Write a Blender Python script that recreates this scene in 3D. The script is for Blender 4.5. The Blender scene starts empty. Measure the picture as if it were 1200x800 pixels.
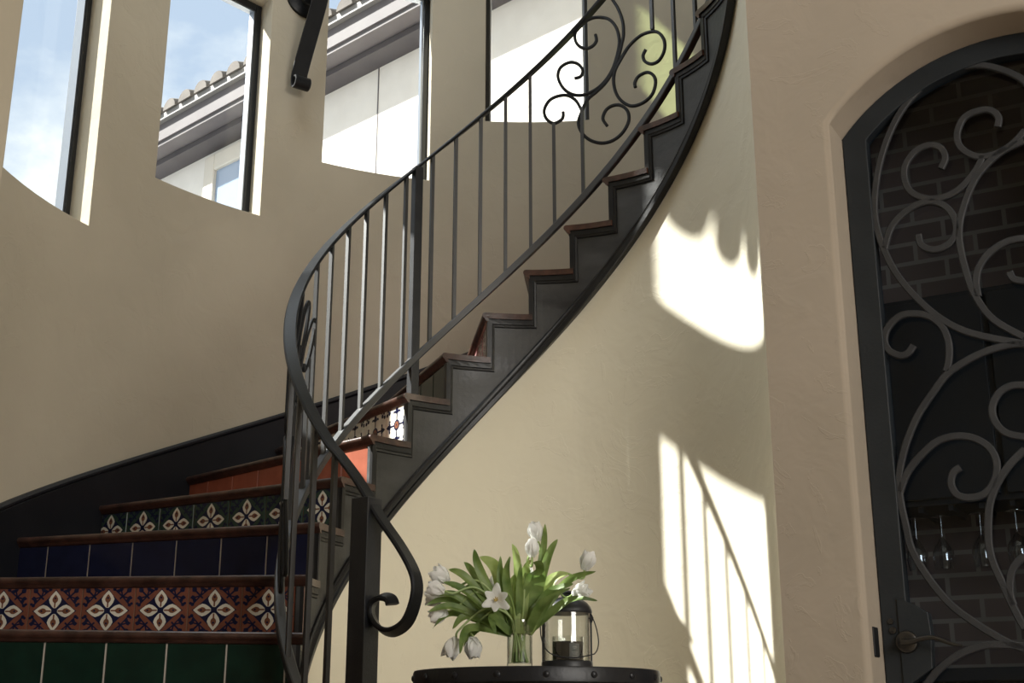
import bpy, bmesh, math, random
from math import sin, cos, pi, radians as R_, degrees, sqrt, atan2, hypot
from mathutils import Vector, Matrix

random.seed(7)
COL = bpy.context.scene.collection

# ------------------------------------------------------------------ survey of the place
EYE = 0.61                       # eye height of the photographer (crouching)
FPX = 1518.87                    # focal length for a 1200 px wide frame
PITCH = 0.2948
CX, CY = 0.0744, 4.0281          # axis of the round stair tower
PH, DPH = 3.1949, 0.2257         # azimuth of step 0, angle of one winder
RISE = 0.18
H0 = 0.4699 + EYE                # height of tread 0  (=6 risers above floor)
R_NOSE = 0.706                   # inner edge of the treads
R_STR = 0.722                    # face of the cut string
R_WALL = 0.735                   # plaster wall beneath the string
R_OUT = 1.868                    # inner face of the tower wall
R_RAIL = 0.785
K0, K1 = -5, 13
DZ = {-1: -.005, 0: 0, 1: .006, 2: .004, 3: .001, 4: .001, 5: -.001, 6: -.004, 7: -.003, 8: -.003, 9: -.001, 10: -.001, 11: .006, 12: .003}

def zk(k): return H0 + RISE * k + DZ.get(k, 0)
def zline(a): return H0 + RISE * (PH - a) / DPH          # pitch line through the nosings
def P(a, r, z): return Vector((CX + r * cos(a), CY + r * sin(a), z))

def ray(px, py):
    x = (px - 600) / FPX; u = (400 - py) / FPX
    return Vector((x, cos(PITCH) - u * sin(PITCH), sin(PITCH) + u * cos(PITCH)))
def at(px, py, Y):
    d = ray(px, py); t = Y / d.y
    return Vector((d.x * t, Y, EYE + d.z * t))
def on_cyl(px, py, r, far=True):
    d = ray(px, py); ox, oy = -CX, -CY
    A = d.x ** 2 + d.y ** 2; B = 2 * (ox * d.x + oy * d.y); C = ox * ox + oy * oy - r * r
    D = sqrt(max(B * B - 4 * A * C, 0)); t = (-B + (D if far else -D)) / (2 * A)
    p = d * t
    a = atan2(p.y - CY, p.x - CX)
    return (a + 2 * pi if a < -.6 else a), EYE + p.z

# ------------------------------------------------------------------ helpers
class MB:
    def __init__(s): s.v = []; s.f = []; s.m = []
    def add(s, vs, fs, m=0):
        o = len(s.v); s.v += [tuple(v) for v in vs]
        for f in fs: s.f.append(tuple(o + i for i in f)); s.m.append(m)
    def box(s, c, sx, sy, sz, rot=None, m=0):
        M = rot if rot is not None else Matrix.Identity(3); c = Vector(c)
        vs = [c + M @ Vector((sx * (i & 1 or -1) / 2 if False else sx * (.5 if i & 1 else -.5), sy * (.5 if i & 2 else -.5), sz * (.5 if i & 4 else -.5))) for i in range(8)]
        s.add(vs, [(0, 2, 3, 1), (4, 5, 7, 6), (0, 1, 5, 4), (2, 6, 7, 3), (0, 4, 6, 2), (1, 3, 7, 5)], m)
    def prism(s, ring_a, ring_b, m=0, caps=True):
        n = len(ring_a)
        fs = [(i, (i + 1) % n, n + (i + 1) % n, n + i) for i in range(n)]
        if caps: fs += [tuple(range(n - 1, -1, -1)), tuple(range(n, 2 * n))]
        s.add(list(ring_a) + list(ring_b), fs, m)
    def rings(s, rings, closed=True, caps=False, m=0):
        n = len(rings[0]); vs = [v for r in rings for v in r]; fs = []
        for j in range(len(rings) - 1):
            for i in range(n if closed else n - 1):
                a = j * n + i; b = j * n + (i + 1) % n
                fs.append((a, b, b + n, a + n))
        if caps:
            fs.append(tuple(range(n - 1, -1, -1))); fs.append(tuple(range((len(rings) - 1) * n, len(rings) * n)))
        s.add(vs, fs, m)
    def lathe(s, prof, c=(0, 0, 0), n=40, m=0, M=None):
        c = Vector(c); rings = []
        for r, z in prof:
            ring = []
            for i in range(n):
                v = Vector((r * cos(2 * pi * i / n), r * sin(2 * pi * i / n), z))
                ring.append(c + (M @ v if M is not None else v))
            rings.append(ring)
        s.rings(rings, True, False, m)
    def sweep(s, pts, axes, sec, m=0, caps=True, scale=None):
        """sec: (u,v) polygon, axes[i] = (U,V) unit vectors at pts[i]"""
        rs = []
        for i, p in enumerate(pts):
            U, V = axes[i]; k = scale[i] if scale else 1
            rs.append([Vector(p) + U * a * k + V * b * k for a, b in sec])
        s.rings(rs, True, caps, m)
    def tube(s, pts, rad, n=8, m=0, caps=True):
        pts = [Vector(p) for p in pts]
        up = None; axes = []
        for i in range(len(pts)):
            t = (pts[min(i + 1, len(pts) - 1)] - pts[max(i - 1, 0)]).normalized()
            if up is None:
                up = t.orthogonal().normalized()
            up = (up - t * up.dot(t)).normalized()
            axes.append((up, t.cross(up)))
        sec = [(cos(2 * pi * i / n), sin(2 * pi * i / n)) for i in range(n)]
        rr = rad if isinstance(rad, (list, tuple)) else [rad] * len(pts)
        s.sweep(pts, axes, sec, m, caps, rr)
    def build(s, name, mats, parent=None, smooth=False, bevel=0, seg=2, weld=False):
        me = bpy.data.meshes.new(name); me.from_pydata(s.v, [], s.f)
        for mt in (mats if isinstance(mats, (list, tuple)) else [mats]): me.materials.append(mt)
        me.polygons.foreach_set('material_index', s.m)
        bm = bmesh.new(); bm.from_mesh(me)
        if weld: bmesh.ops.remove_doubles(bm, verts=bm.verts, dist=1e-5)
        bmesh.ops.recalc_face_normals(bm, faces=bm.faces)
        bm.to_mesh(me); bm.free()
        o = bpy.data.objects.new(name, me); COL.objects.link(o)
        if smooth:
            me.polygons.foreach_set('use_smooth', [True] * len(me.polygons))
            try: me.set_sharp_from_angle(angle=R_(38))
            except Exception: pass
        if bevel:
            b = o.modifiers.new('bevel', 'BEVEL'); b.width = bevel; b.segments = seg; b.limit_method = 'ANGLE'; b.angle_limit = R_(40); b.harden_normals = bool(smooth)
        if parent is not None:
            o.parent = parent
            o.matrix_parent_inverse = Matrix.Translation(-Vector(parent.location)) if parent.type == 'EMPTY' else Matrix.Identity(4)
        me.update()
        return o

def tag(o, label, cat, group=None, kind=None):
    o['label'] = label; o['category'] = cat
    if group: o['group'] = group
    if kind: o['kind'] = kind
    return o
def thing(name, loc, label, cat, group=None, kind=None):
    o = bpy.data.objects.new(name, None); COL.objects.link(o); o.location = loc; o.empty_display_size = .1
    return tag(o, label, cat, group, kind)
def plabel(o, label): o['label'] = label; return o

def catmull(pts, n=8):
    pts = [Vector(p) for p in pts]; out = []
    for i in range(len(pts) - 1):
        p0 = pts[max(i - 1, 0)]; p1 = pts[i]; p2 = pts[i + 1]; p3 = pts[min(i + 2, len(pts) - 1)]
        for j in range(n):
            t = j / n
            out.append(.5 * ((2 * p1) + (p2 - p0) * t + (2 * p0 - 5 * p1 + 4 * p2 - p3) * t * t + (3 * p1 - p0 - 3 * p2 + p3) * t ** 3))
    out.append(pts[-1]); return out
def rect(w, h, c=0.0):
    w /= 2; h /= 2
    if not c: return [(-w, -h), (w, -h), (w, h), (-w, h)]
    return [(-w + c, -h), (w - c, -h), (w, -h + c), (w, h - c), (w - c, h), (-w + c, h), (-w, h - c), (-w, -h + c)]

# ------------------------------------------------------------------ materials
def mat(name, col, rough=.5, metal=0, coat=0, spec=.5):
    m = bpy.data.materials.new(name); m.use_nodes = True
    b = m.node_tree.nodes['Principled BSDF']
    b.inputs['Base Color'].default_value = (*col, 1); b.inputs['Roughness'].default_value = rough
    b.inputs['Metallic'].default_value = metal; b.inputs['Coat Weight'].default_value = coat
    b.inputs['Specular IOR Level'].default_value = spec
    return m
def noise_mat(name, c1, c2, scale=4, rough=.6, bump=0, bscale=40, coat=0, stretch=None, detail=4, bdist=.01, spec=.5, rough2=None):
    m = mat(name, c1, rough, 0, coat, spec); nt = m.node_tree; N = nt.nodes; L = nt.links; b = N['Principled BSDF']
    tc = N.new('ShaderNodeTexCoord'); mp = N.new('ShaderNodeMapping')
    if stretch: mp.inputs['Scale'].default_value = stretch
    L.new(tc.outputs['Object'], mp.inputs['Vector'])
    no = N.new('ShaderNodeTexNoise'); no.inputs['Scale'].default_value = scale; no.inputs['Detail'].default_value = detail
    L.new(mp.outputs['Vector'], no.inputs['Vector'])
    cr = N.new('ShaderNodeValToRGB'); cr.color_ramp.elements[0].position = .35; cr.color_ramp.elements[1].position = .68
    cr.color_ramp.elements[0].color = (*c1, 1); cr.color_ramp.elements[1].color = (*c2, 1)
    L.new(no.outputs['Fac'], cr.inputs['Fac']); L.new(cr.outputs['Color'], b.inputs['Base Color'])
    if rough2 is not None:
        mr = N.new('ShaderNodeMapRange'); mr.inputs['From Min'].default_value = .3; mr.inputs['From Max'].default_value = .7
        mr.inputs['To Min'].default_value = rough; mr.inputs['To Max'].default_value = rough2
        L.new(no.outputs['Fac'], mr.inputs['Value']); L.new(mr.outputs['Result'], b.inputs['Roughness'])
    if bump:
        n2 = N.new('ShaderNodeTexNoise'); n2.inputs['Scale'].default_value = bscale; n2.inputs['Detail'].default_value = 5
        L.new(tc.outputs['Object'], n2.inputs['Vector'])
        bp = N.new('ShaderNodeBump'); bp.inputs['Strength'].default_value = bump; bp.inputs['Distance'].default_value = bdist
        L.new(n2.outputs['Fac'], bp.inputs['Height']); L.new(bp.outputs['Normal'], b.inputs['Normal'])
    return m
def plaster(name, c1, c2):
    """hand-trowelled plaster: soft mottling, gentle waves and a few sharp trowel ridges"""
    m = noise_mat(name, c1, c2, 1.6, .85, 0, spec=.25); nt = m.node_tree; N = nt.nodes; L = nt.links; b = N['Principled BSDF']
    tc = N.new('ShaderNodeTexCoord')
    n1 = N.new('ShaderNodeTexNoise'); n1.inputs['Scale'].default_value = 7; n1.inputs['Detail'].default_value = 3; n1.inputs['Distortion'].default_value = .6
    n2 = N.new('ShaderNodeTexNoise'); n2.inputs['Scale'].default_value = 5; n2.inputs['Detail'].default_value = 5; n2.inputs['Distortion'].default_value = 1.8
    L.new(tc.outputs['Object'], n1.inputs['Vector']); L.new(tc.outputs['Object'], n2.inputs['Vector'])
    cr = N.new('ShaderNodeValToRGB'); e = cr.color_ramp.elements
    e[0].position = .60; e[0].color = (0, 0, 0, 1); e[1].position = .615; e[1].color = (1, 1, 1, 1)
    x = cr.color_ramp.elements.new(.66); x.color = (0.2, .2, .2, 1)
    L.new(n2.outputs['Fac'], cr.inputs['Fac'])
    mx = N.new('ShaderNodeMath'); mx.operation = 'MULTIPLY_ADD'; mx.inputs[1].default_value = .10
    L.new(cr.outputs['Color'], mx.inputs[0]); L.new(n1.outputs['Fac'], mx.inputs[2])
    bp = N.new('ShaderNodeBump'); bp.inputs['Strength'].default_value = .45; bp.inputs['Distance'].default_value = .012
    L.new(mx.outputs[0], bp.inputs['Height']); L.new(bp.outputs['Normal'], b.inputs['Normal'])
    return m
def glass_thin(name, tint=(1, 1, 1), refl=.06, rough=.0):
    m = bpy.data.materials.new(name); m.use_nodes = True; N = m.node_tree.nodes; L = m.node_tree.links
    for n in list(N):
        if n.type != 'OUTPUT_MATERIAL': N.remove(n)
    out = N['Material Output'] if 'Material Output' in N else [n for n in N if n.type == 'OUTPUT_MATERIAL'][0]
    t = N.new('ShaderNodeBsdfTransparent'); t.inputs['Color'].default_value = (*tint, 1)
    g = N.new('ShaderNodeBsdfGlossy'); g.inputs['Roughness'].default_value = rough
    lw = N.new('ShaderNodeFresnel'); lw.inputs['IOR'].default_value = 1.45
    mu = N.new('ShaderNodeMath'); mu.operation = 'MULTIPLY'; mu.inputs[1].default_value = refl / .035
    L.new(lw.outputs[0], mu.inputs[0]); mu.use_clamp = True
    ge = N.new('ShaderNodeNewGeometry'); iv = N.new('ShaderNodeMath'); iv.operation = 'SUBTRACT'; iv.inputs[0].default_value = 1
    L.new(ge.outputs['Backfacing'], iv.inputs[1])
    m2 = N.new('ShaderNodeMath'); m2.operation = 'MULTIPLY'; L.new(mu.outputs[0], m2.inputs[0]); L.new(iv.outputs[0], m2.inputs[1])
    mx = N.new('ShaderNodeMixShader'); L.new(m2.outputs[0], mx.inputs['Fac'])
    L.new(t.outputs[0], mx.inputs[1]); L.new(g.outputs[0], mx.inputs[2]); L.new(mx.outputs[0], out.inputs['Surface'])
    return m
def glass_real(name, ior, tint=(1, 1, 1)):
    m = bpy.data.materials.new(name); m.use_nodes = True; N = m.node_tree.nodes; L = m.node_tree.links
    b = N['Principled BSDF']; b.inputs['Transmission Weight'].default_value = 1; b.inputs['Roughness'].default_value = 0
    b.inputs['IOR'].default_value = ior; b.inputs['Base Color'].default_value = (*tint, 1)
    return m
def leafy(name, c1, c2, trans=.35):
    m = bpy.data.materials.new(name); m.use_nodes = True; N = m.node_tree.nodes; L = m.node_tree.links; b = N['Principled BSDF']
    tc = N.new('ShaderNodeTexCoord'); no = N.new('ShaderNodeTexNoise'); no.inputs['Scale'].default_value = 30
    L.new(tc.outputs['Object'], no.inputs['Vector'])
    cr = N.new('ShaderNodeValToRGB'); cr.color_ramp.elements[0].color = (*c1, 1); cr.color_ramp.elements[1].color = (*c2, 1)
    cr.color_ramp.elements[0].position = .35; cr.color_ramp.elements[1].position = .65
    L.new(no.outputs['Fac'], cr.inputs['Fac']); L.new(cr.outputs['Color'], b.inputs['Base Color']); b.inputs['Roughness'].default_value = .45
    tr = N.new('ShaderNodeBsdfTranslucent'); L.new(cr.outputs['Color'], tr.inputs['Color'])
    mx = N.new('ShaderNodeMixShader'); mx.inputs['Fac'].default_value = trans
    out = [n for n in N if n.type == 'OUTPUT_MATERIAL'][0]
    L.new(b.outputs[0], mx.inputs[1]); L.new(tr.outputs[0], mx.inputs[2]); L.new(mx.outputs[0], out.inputs['Surface'])
    return m

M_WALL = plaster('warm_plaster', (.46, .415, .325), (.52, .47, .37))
M_WALL2 = plaster('warm_plaster_lit_copy', (.74, .69, .56), (.79, .74, .60))  # same plaster as M_WALL, with its brighter lighting put into the colour
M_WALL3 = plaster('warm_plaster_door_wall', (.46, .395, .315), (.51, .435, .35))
M_CEIL = mat('ceiling_plaster', (.7, .64, .53), .9)
M_FLOOR = noise_mat('stone_floor', (.36, .29, .22), (.44, .36, .28), 3, .5, .1, 20)
M_IRON = noise_mat('black_iron', (.006, .007, .009), (.010, .011, .013), 14, .42, .05, 160, spec=.32)
M_BAR = noise_mat('black_iron_bar', (.006, .007, .009), (.010, .011, .013), 14, .50, .03, 160)
M_BAR.node_tree.nodes['Principled BSDF'].inputs['IOR'].default_value = 1.85
M_IRON_NEWEL = noise_mat('black_iron_post', (.010, .011, .014), (.017, .018, .021), 14, .45, .1, 160)
M_WOOD = noise_mat('black_painted_wood', (.006, .0065, .008), (.042, .042, .041), 5, .38, .10, 60, stretch=(1, 1, 2.5), detail=8, rough2=.58, spec=.7)
M_WOODM = noise_mat('black_painted_moulding', (.007, .007, .008), (.013, .013, .013), 12, .36, .06, 90, spec=.4)
M_SKIRT = noise_mat('black_skirting', (.006, .007, .010), (.010, .011, .015), 5, .45, .05, 60, spec=.35)
M_NOSE = noise_mat('brown_glazed_nosing', (.030, .014, .010), (.080, .038, .027), 25, .3, .1, 120, coat=.3)
M_TREAD = noise_mat('terracotta_tread', (.16, .065, .04), (.22, .09, .055), 8, .45)
M_TREADSOLID = mat('stair_core', (.10, .08, .07), .8)

def tile_m(name, c, c2=None, rough=.16):
    c2 = c2 or tuple(x * 1.25 for x in c)
    return noise_mat(name, c, c2, 18, rough, .02, 14, coat=0, spec=.22)
T_TERRA = tile_m('glaze_terracotta', (.17, .062, .04))
T_PLAIN = tile_m('terracotta_plain', (.30, .085, .05), (.37, .11, .065), .35)
T_NAVY = tile_m('glaze_navy', (.0065, .008, .028), (.009, .011, .036))
T_NAVYD = tile_m('glaze_navy_dark', (.010, .012, .04))
T_GREEN = tile_m('glaze_bottle_green', (.005, .019, .013), (.007, .027, .018))
T_GREENB = tile_m('glaze_green_ground', (.026, .050, .038))
T_WHITE = tile_m('glaze_white', (.62, .60, .52))
T_CREAM = tile_m('glaze_cream', (.60, .58, .50))
T_BROWN = tile_m('glaze_brown', (.17, .07, .04))
T_PINK = tile_m('glaze_mauve', (.36, .14, .15))
T_PURP = tile_m('glaze_purple', (.06, .02, .05))
T_GROUT = mat('grout_pale', (.50, .46, .40), .9)
T_GROUTB = mat('grout_brown', (.20, .12, .08), .9)

# ------------------------------------------------------------------ setting: tower wall with stepped windows
def D(x): return R_(x)
WINS = [  # a_small, a_large (deg), sill, head (relative to eye), seen
    (158.0, 176.2, 1.91, 3.14), (130.6, 147.6, 2.25, 3.38), (104.9, 121.4, 2.595, 3.70), (80.4, 96.4, 2.94, 4.04)]
SUN_WINS = [(160.0, 180.4, 3.50, 4.60), (104.0, 130.0, 3.98, 4.88), (206.0, 214.0, 1.66, 1.98)]  # openings added out of view to throw sun on walls and tulips
TOP = 5.2 + EYE
WALL_A0, WALL_A1 = 12.0, 231.0
THICK = .20
holes = [(a, b, s + EYE, h + EYE) for a, b, s, h in WINS + SUN_WINS]
abr = sorted(set([WALL_A0, WALL_A1] + [x for h in holes for x in h[:2]]))
av = []
for i in range(len(abr) - 1):
    n = max(1, int(math.ceil((abr[i + 1] - abr[i]) / 3.0)))
    av += [abr[i] + (abr[i + 1] - abr[i]) * j / n for j in range(n)]
av.append(abr[-1])
zv = sorted(set([0, TOP] + [x for h in holes for x in h[2:]]))
def is_hole(ia, iz):
    a = (av[ia] + av[ia + 1]) / 2; z = (zv[iz] + zv[iz + 1]) / 2
    return any(h[0] < a < h[1] and h[2] < z < h[3] for h in holes)
mb = MB(); na, nz = len(av), len(zv)
vid = lambda o, i, j: o * na * nz + i * nz + j
spl = {158.0: -1.3, 130.6: -.5, 104.9: -.5}          # the right-hand jambs are splayed a little
vs = [P(D(a + (spl.get(a, 0) if r > R_OUT else 0)), r, z) for r in (R_OUT, R_OUT + THICK) for a in av for z in zv]; fs = []
for i in range(na - 1):
    for j in range(nz - 1):
        if is_hole(i, j): continue
        for o in (0, 1): fs.append((vid(o, i, j), vid(o, i + 1, j), vid(o, i + 1, j + 1), vid(o, i, j + 1)))
        for (di, dj, e) in ((-1, 0, ((i, j), (i, j + 1))), (1, 0, ((i + 1, j), (i + 1, j + 1))), (0, -1, ((i, j), (i + 1, j))), (0, 1, ((i, j + 1), (i + 1, j + 1)))):
            ii, jj = i + di, j + dj
            if ii < 0 or jj < 0 or ii >= na - 1 or jj >= nz - 1 or is_hole(ii, jj):
                (p, q), (p2, q2) = e
                fs.append((vid(0, p, q), vid(0, p2, q2), vid(1, p2, q2), vid(1, p, q)))
mb.add(vs, fs)
o = mb.build('wall_back', M_WALL, bevel=.010, seg=3, smooth=True)
tag(o, 'curved beige plaster tower wall with a row of stepped windows', 'wall', kind='structure')

M_FRAME = mat('black_window_frame', (.012, .014, .017), .35)
M_STOP = mat('aluminium_glazing_bead', (.35, .38, .42), .3, .8)
M_PANE = glass_thin('window_glass', (.97, .985, .98), .02)
M_PANE_GREEN = glass_thin('window_glass_green', (.84, .94, .70), .05)  # tint added so the unseen window's sun patch turns pale green
ordn = ['leftmost tall window, cut by the left edge of the view', 'second tall window from the left with roof corner in view',
        'third tall window from the left beside the black wall bracket', 'fourth tall window behind the curling scrolls of the handrail',
        'small high window added unseen above the leftmost tall window for the sun patch', 'small high green-tinted window added unseen above the third tall window for its sun patch', 'small low window added unseen on the near left of the tower to sun the tulips']
for n, (a0, a1, s, h) in enumerate(WINS + SUN_WINS):
    a0 = a0 + spl.get(a0, 0) * .58
    am = D((a0 + a1) / 2); half = D((a1 - a0) / 2); er = Vector((cos(am), sin(am), 0)); et = Vector((-sin(am), cos(am), 0))
    RF = R_OUT + .125; hw = RF * math.tan(half); s += EYE; h += EYE; base = P(am, RF, s)
    w = thing(f'window_{n + 1}', base, ordn[n], 'window', kind='structure')
    rot = Matrix((er, et, Vector((0, 0, 1)))).transposed()
    m = MB(); fw = .035; dp = .05
    for sg in (-1, 1): m.box(base + et * sg * (hw - fw / 2) + Vector((0, 0, (h - s) / 2)), dp, fw, h - s, rot)
    for z in (fw / 2, h - s - fw / 2): m.box(base + Vector((0, 0, z)), dp, 2 * hw - 2 * fw, fw, rot)
    m.build('window_frame', M_FRAME, w, bevel=.004)
    m = MB(); g = .007
    for sg in (-1, 1): m.box(base + er * .0 + et * sg * (hw - fw - g / 2) + Vector((0, 0, (h - s) / 2)), dp * .7, g, h - s - 2 * fw, rot)
    for z in (fw + g / 2, h - s - fw - g / 2): m.box(base + Vector((0, 0, z)), dp * .7, 2 * hw - 2 * fw - 2 * g, g, rot)
    plabel(m.build('glazing_bead', M_STOP, w), 'thin silver glazing bead')
    m = MB(); m.box(base + er * .01 + Vector((0, 0, (h - s) / 2)), .005, 2 * hw - 2 * fw, h - s - 2 * fw, rot)
    m.build('window_glass', M_PANE_GREEN if n == 5 else M_PANE, w)

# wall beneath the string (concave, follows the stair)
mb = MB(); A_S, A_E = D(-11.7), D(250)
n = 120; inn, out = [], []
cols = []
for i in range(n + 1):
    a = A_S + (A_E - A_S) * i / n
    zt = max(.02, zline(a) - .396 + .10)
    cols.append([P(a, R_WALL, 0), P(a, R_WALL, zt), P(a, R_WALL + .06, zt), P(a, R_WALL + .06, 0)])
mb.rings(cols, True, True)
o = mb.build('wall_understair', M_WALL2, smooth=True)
tag(o, 'curved plaster wall, lit tone in its colour, beneath the stair string, catching sun patches', 'wall', kind='structure')

# right-hand wall with arched door
WO = P(A_S, R_WALL, 0) + Vector((0, 0, 0)); WD = Vector((cos(R_(30)), -sin(R_(30)), 0)); WN = Vector((-sin(R_(30)), -cos(R_(30)), 0))
def W(t, z, dep=0): return Vector((WO.x, WO.y, 0)) + WD * t + Vector((0, 0, z)) - WN * dep
def onw(px, py, dep=0):
    d = ray(px, py); q = W(0, 0, dep) - Vector((0, 0, EYE)); k = q.dot(WN) / d.dot(WN); p = d * k
    return (p - q).dot(WD), p.z + EYE
T0, T1, TAX, ZSP, ARAD = .2475, 1.2525, .75, 2.484, .66
ZC = 2.716 - ARAD
def arc_pts(rad, half, zs, n=28):
    """segmental arch from left spring to right spring in (t,z)"""
    th = math.asin(half / rad)
    return [(TAX + rad * sin(-th + 2 * th * i / n), ZC + rad * cos(-th + 2 * th * i / n)) for i in range(n + 1)]
AR = arc_pts(ARAD, .5025, ZSP)
mb = MB(); WT = 3.4
def wallface(dep):
    vs = []; fs = []
    def q(*pts):
        o = len(vs); vs.extend(W(t, z, dep) for t, z in pts); fs.append(tuple(range(o, o + len(pts))))
    zb = AR[0][1]
    q((0, 0), (T0, 0), (T0, zb), (0, zb)); q((0, zb), (T0, zb), (T0, TOP), (0, TOP))
    q((T1, 0), (WT, 0), (WT, zb), (T1, zb)); q((T1, zb), (WT, zb), (WT, TOP), (T1, TOP))
    for i in range(len(AR) - 1):
        (ta, za), (tb, zb2) = AR[i], AR[i + 1]
        q((ta, za), (tb, zb2), (tb, TOP), (ta, TOP))
    return vs, fs
f0 = wallface(0); f1 = wallface(.26)
mb.add(*f0); mb.add(*f1)
edge = [(T0, 0)] + AR + [(T1, 0)]
for i in range(len(edge) - 1):
    a, b = edge[i], edge[i + 1]
    mb.add([W(*a, 0), W(*b, 0), W(*b, .26), W(*a, .26)], [(0, 1, 2, 3)])
for t in (0, WT):
    for za, zb2 in ((0, AR[0][1]), (AR[0][1], TOP)):
        mb.add([W(t, za, 0), W(t, zb2, 0), W(t, zb2, .26), W(t, za, .26)], [(0, 1, 2, 3)])
o = mb.build('wall_right', M_WALL3, bevel=.022, seg=4, weld=True, smooth=True)
bw_ = o.data.attributes.new('bevel_weight_edge', 'FLOAT', 'EDGE')
for e_ in o.data.edges:
    tt = [(o.data.vertices[i].co - WO).dot(WD) for i in e_.vertices]; dd = [-(Vector(o.data.vertices[i].co) - W(0, 0)).dot(WN) for i in e_.vertices]
    zz = [o.data.vertices[i].co.z for i in e_.vertices]
    on_edge = all(T0 - .001 < t < T1 + .001 for t in tt) and all(z < 2.72 for z in zz) and max(dd) < .01
    bw_.data[e_.index].value = 1.0 if on_edge else 0.0
o.modifiers['bevel'].limit_method = 'WEIGHT'
tag(o, 'beige plaster wall with rounded edges around the arched iron door', 'wall', kind='structure')

# ------------------------------------------------------------------ iron and glass door
M_DOOR = noise_mat('door_dark_slate', (.016, .021, .026), (.022, .028, .034), 6, .5, .08, 90)
M_SCR = noise_mat('door_scroll_iron', (.036, .038, .042), (.045, .047, .051), 20, .55, .15, 150)
M_DGLASS = glass_thin('door_glass', (.66, .75, .84), .03)
M_LEVER = mat('aged_pewter', (.10, .098, .095), .30, .9)
M_DARK = mat('near_black', (.006, .007, .009), .6)  # plain near-black colour of cabinet, counter, latch plate and cellar sides
door = thing('door_1', W(TAX, 0, .17), 'arched dark iron and glass door with curling scrollwork', 'door', kind='structure')
DD = .15
FT = T0 + .001
def outline(inset):
    half = .5025 - inset; rad = ARAD - inset * .92
    pts = arc_pts(rad, half, 0); return [(TAX - half, 0.0)] + pts + [(TAX + half, 0.0)]
oo, ii = outline(.002), outline(.079)
mb = MB(); rings = []
for (a, b) in zip(oo, ii):
    rings.append([W(*a, DD), W(*b, DD), W(*b, DD + .012), W(*b, DD + .05), W(*a, DD + .05)])
mb.rings(rings, True, True)
mb.add([W(t, z, d) for d in (DD, DD + .05) for t, z in ((TAX - .424, .02), (TAX + .424, .02), (TAX + .424, .20), (TAX - .424, .20))],
       [(0, 1, 2, 3), (7, 6, 5, 4), (3, 2, 6, 7), (0, 4, 5, 1)])
mb.build('door_frame', M_DOOR, door, bevel=.003)
mb = MB(); gp = [(TAX - .43, .1)] + arc_pts(ARAD - .07, .43, 0) + [(TAX + .43, .1)]
mb.add([W(*p, DD + .035) for p in gp], [tuple(range(len(gp)))])
mb.build('door_glass', M_DGLASS, door)
# lock plate
mb = MB()
lp = [onw(*q, DD) for q in [(1060, 703), (1088, 718), (1092, 745), (1093, 783), (1070, 800), (1068, 806)]]
lp = [(.30, lp[0][1] + .006)] + lp + [(.30, .72)]
mb.prism([W(t, z, DD - .006) for t, z in lp], [W(t, z, DD + .035) for t, z in lp])
lockp = mb.build('lock_plate', M_DOOR, door, bevel=.002)
# lever on a round rosette
hc = onw(1063, 752, DD - .006)
Mrot = Matrix((WD, Vector((0, 0, 1)), WN)).transposed()
mb = MB(); mb.lathe([(0, .012), (.022, .012), (.030, .008), (.033, .0), (.033, -.002)], W(*hc, DD - .006), 32, M=Mrot)
ros = mb.build('handle_rosette', M_LEVER, lockp, smooth=True)
mb = MB()
lev = [onw(*q, DD - .05) for q in [(1056, 752), (1066, 752), (1080, 748), (1094, 747), (1106, 751), (1118, 755), (1128, 756)]]
pts = catmull([W(hc[0], hc[1], DD - .01), W(hc[0], hc[1], DD - .045)], 2) + catmull([W(t, z, DD - .05) for t, z in lev], 5)
mb.tube(catmull([W(t, z, DD - .05) for t, z in lev], 5), [.0095 - .0055 * i / 30 for i in range(31)], 10)
mb.tube([W(*hc, DD - .01), W(*hc, DD - .05)], .010, 12)
plabel(mb.build('lever_handle', M_LEVER, lockp, smooth=True), 'curved pewter lever handle')
kc = onw(1044, 728, DD)
mb = MB(); mb.lathe([(0, .006), (.008, .006), (.009, 0)], W(*kc, DD), 16, M=Mrot); mb.lathe([(0, .007), (.010, .005), (.011, 0)], W(kc[0] + .004, kc[1] - .026, DD), 16, M=Mrot)
mb.build('privacy_pin', M_LEVER, lockp, smooth=True)
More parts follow.
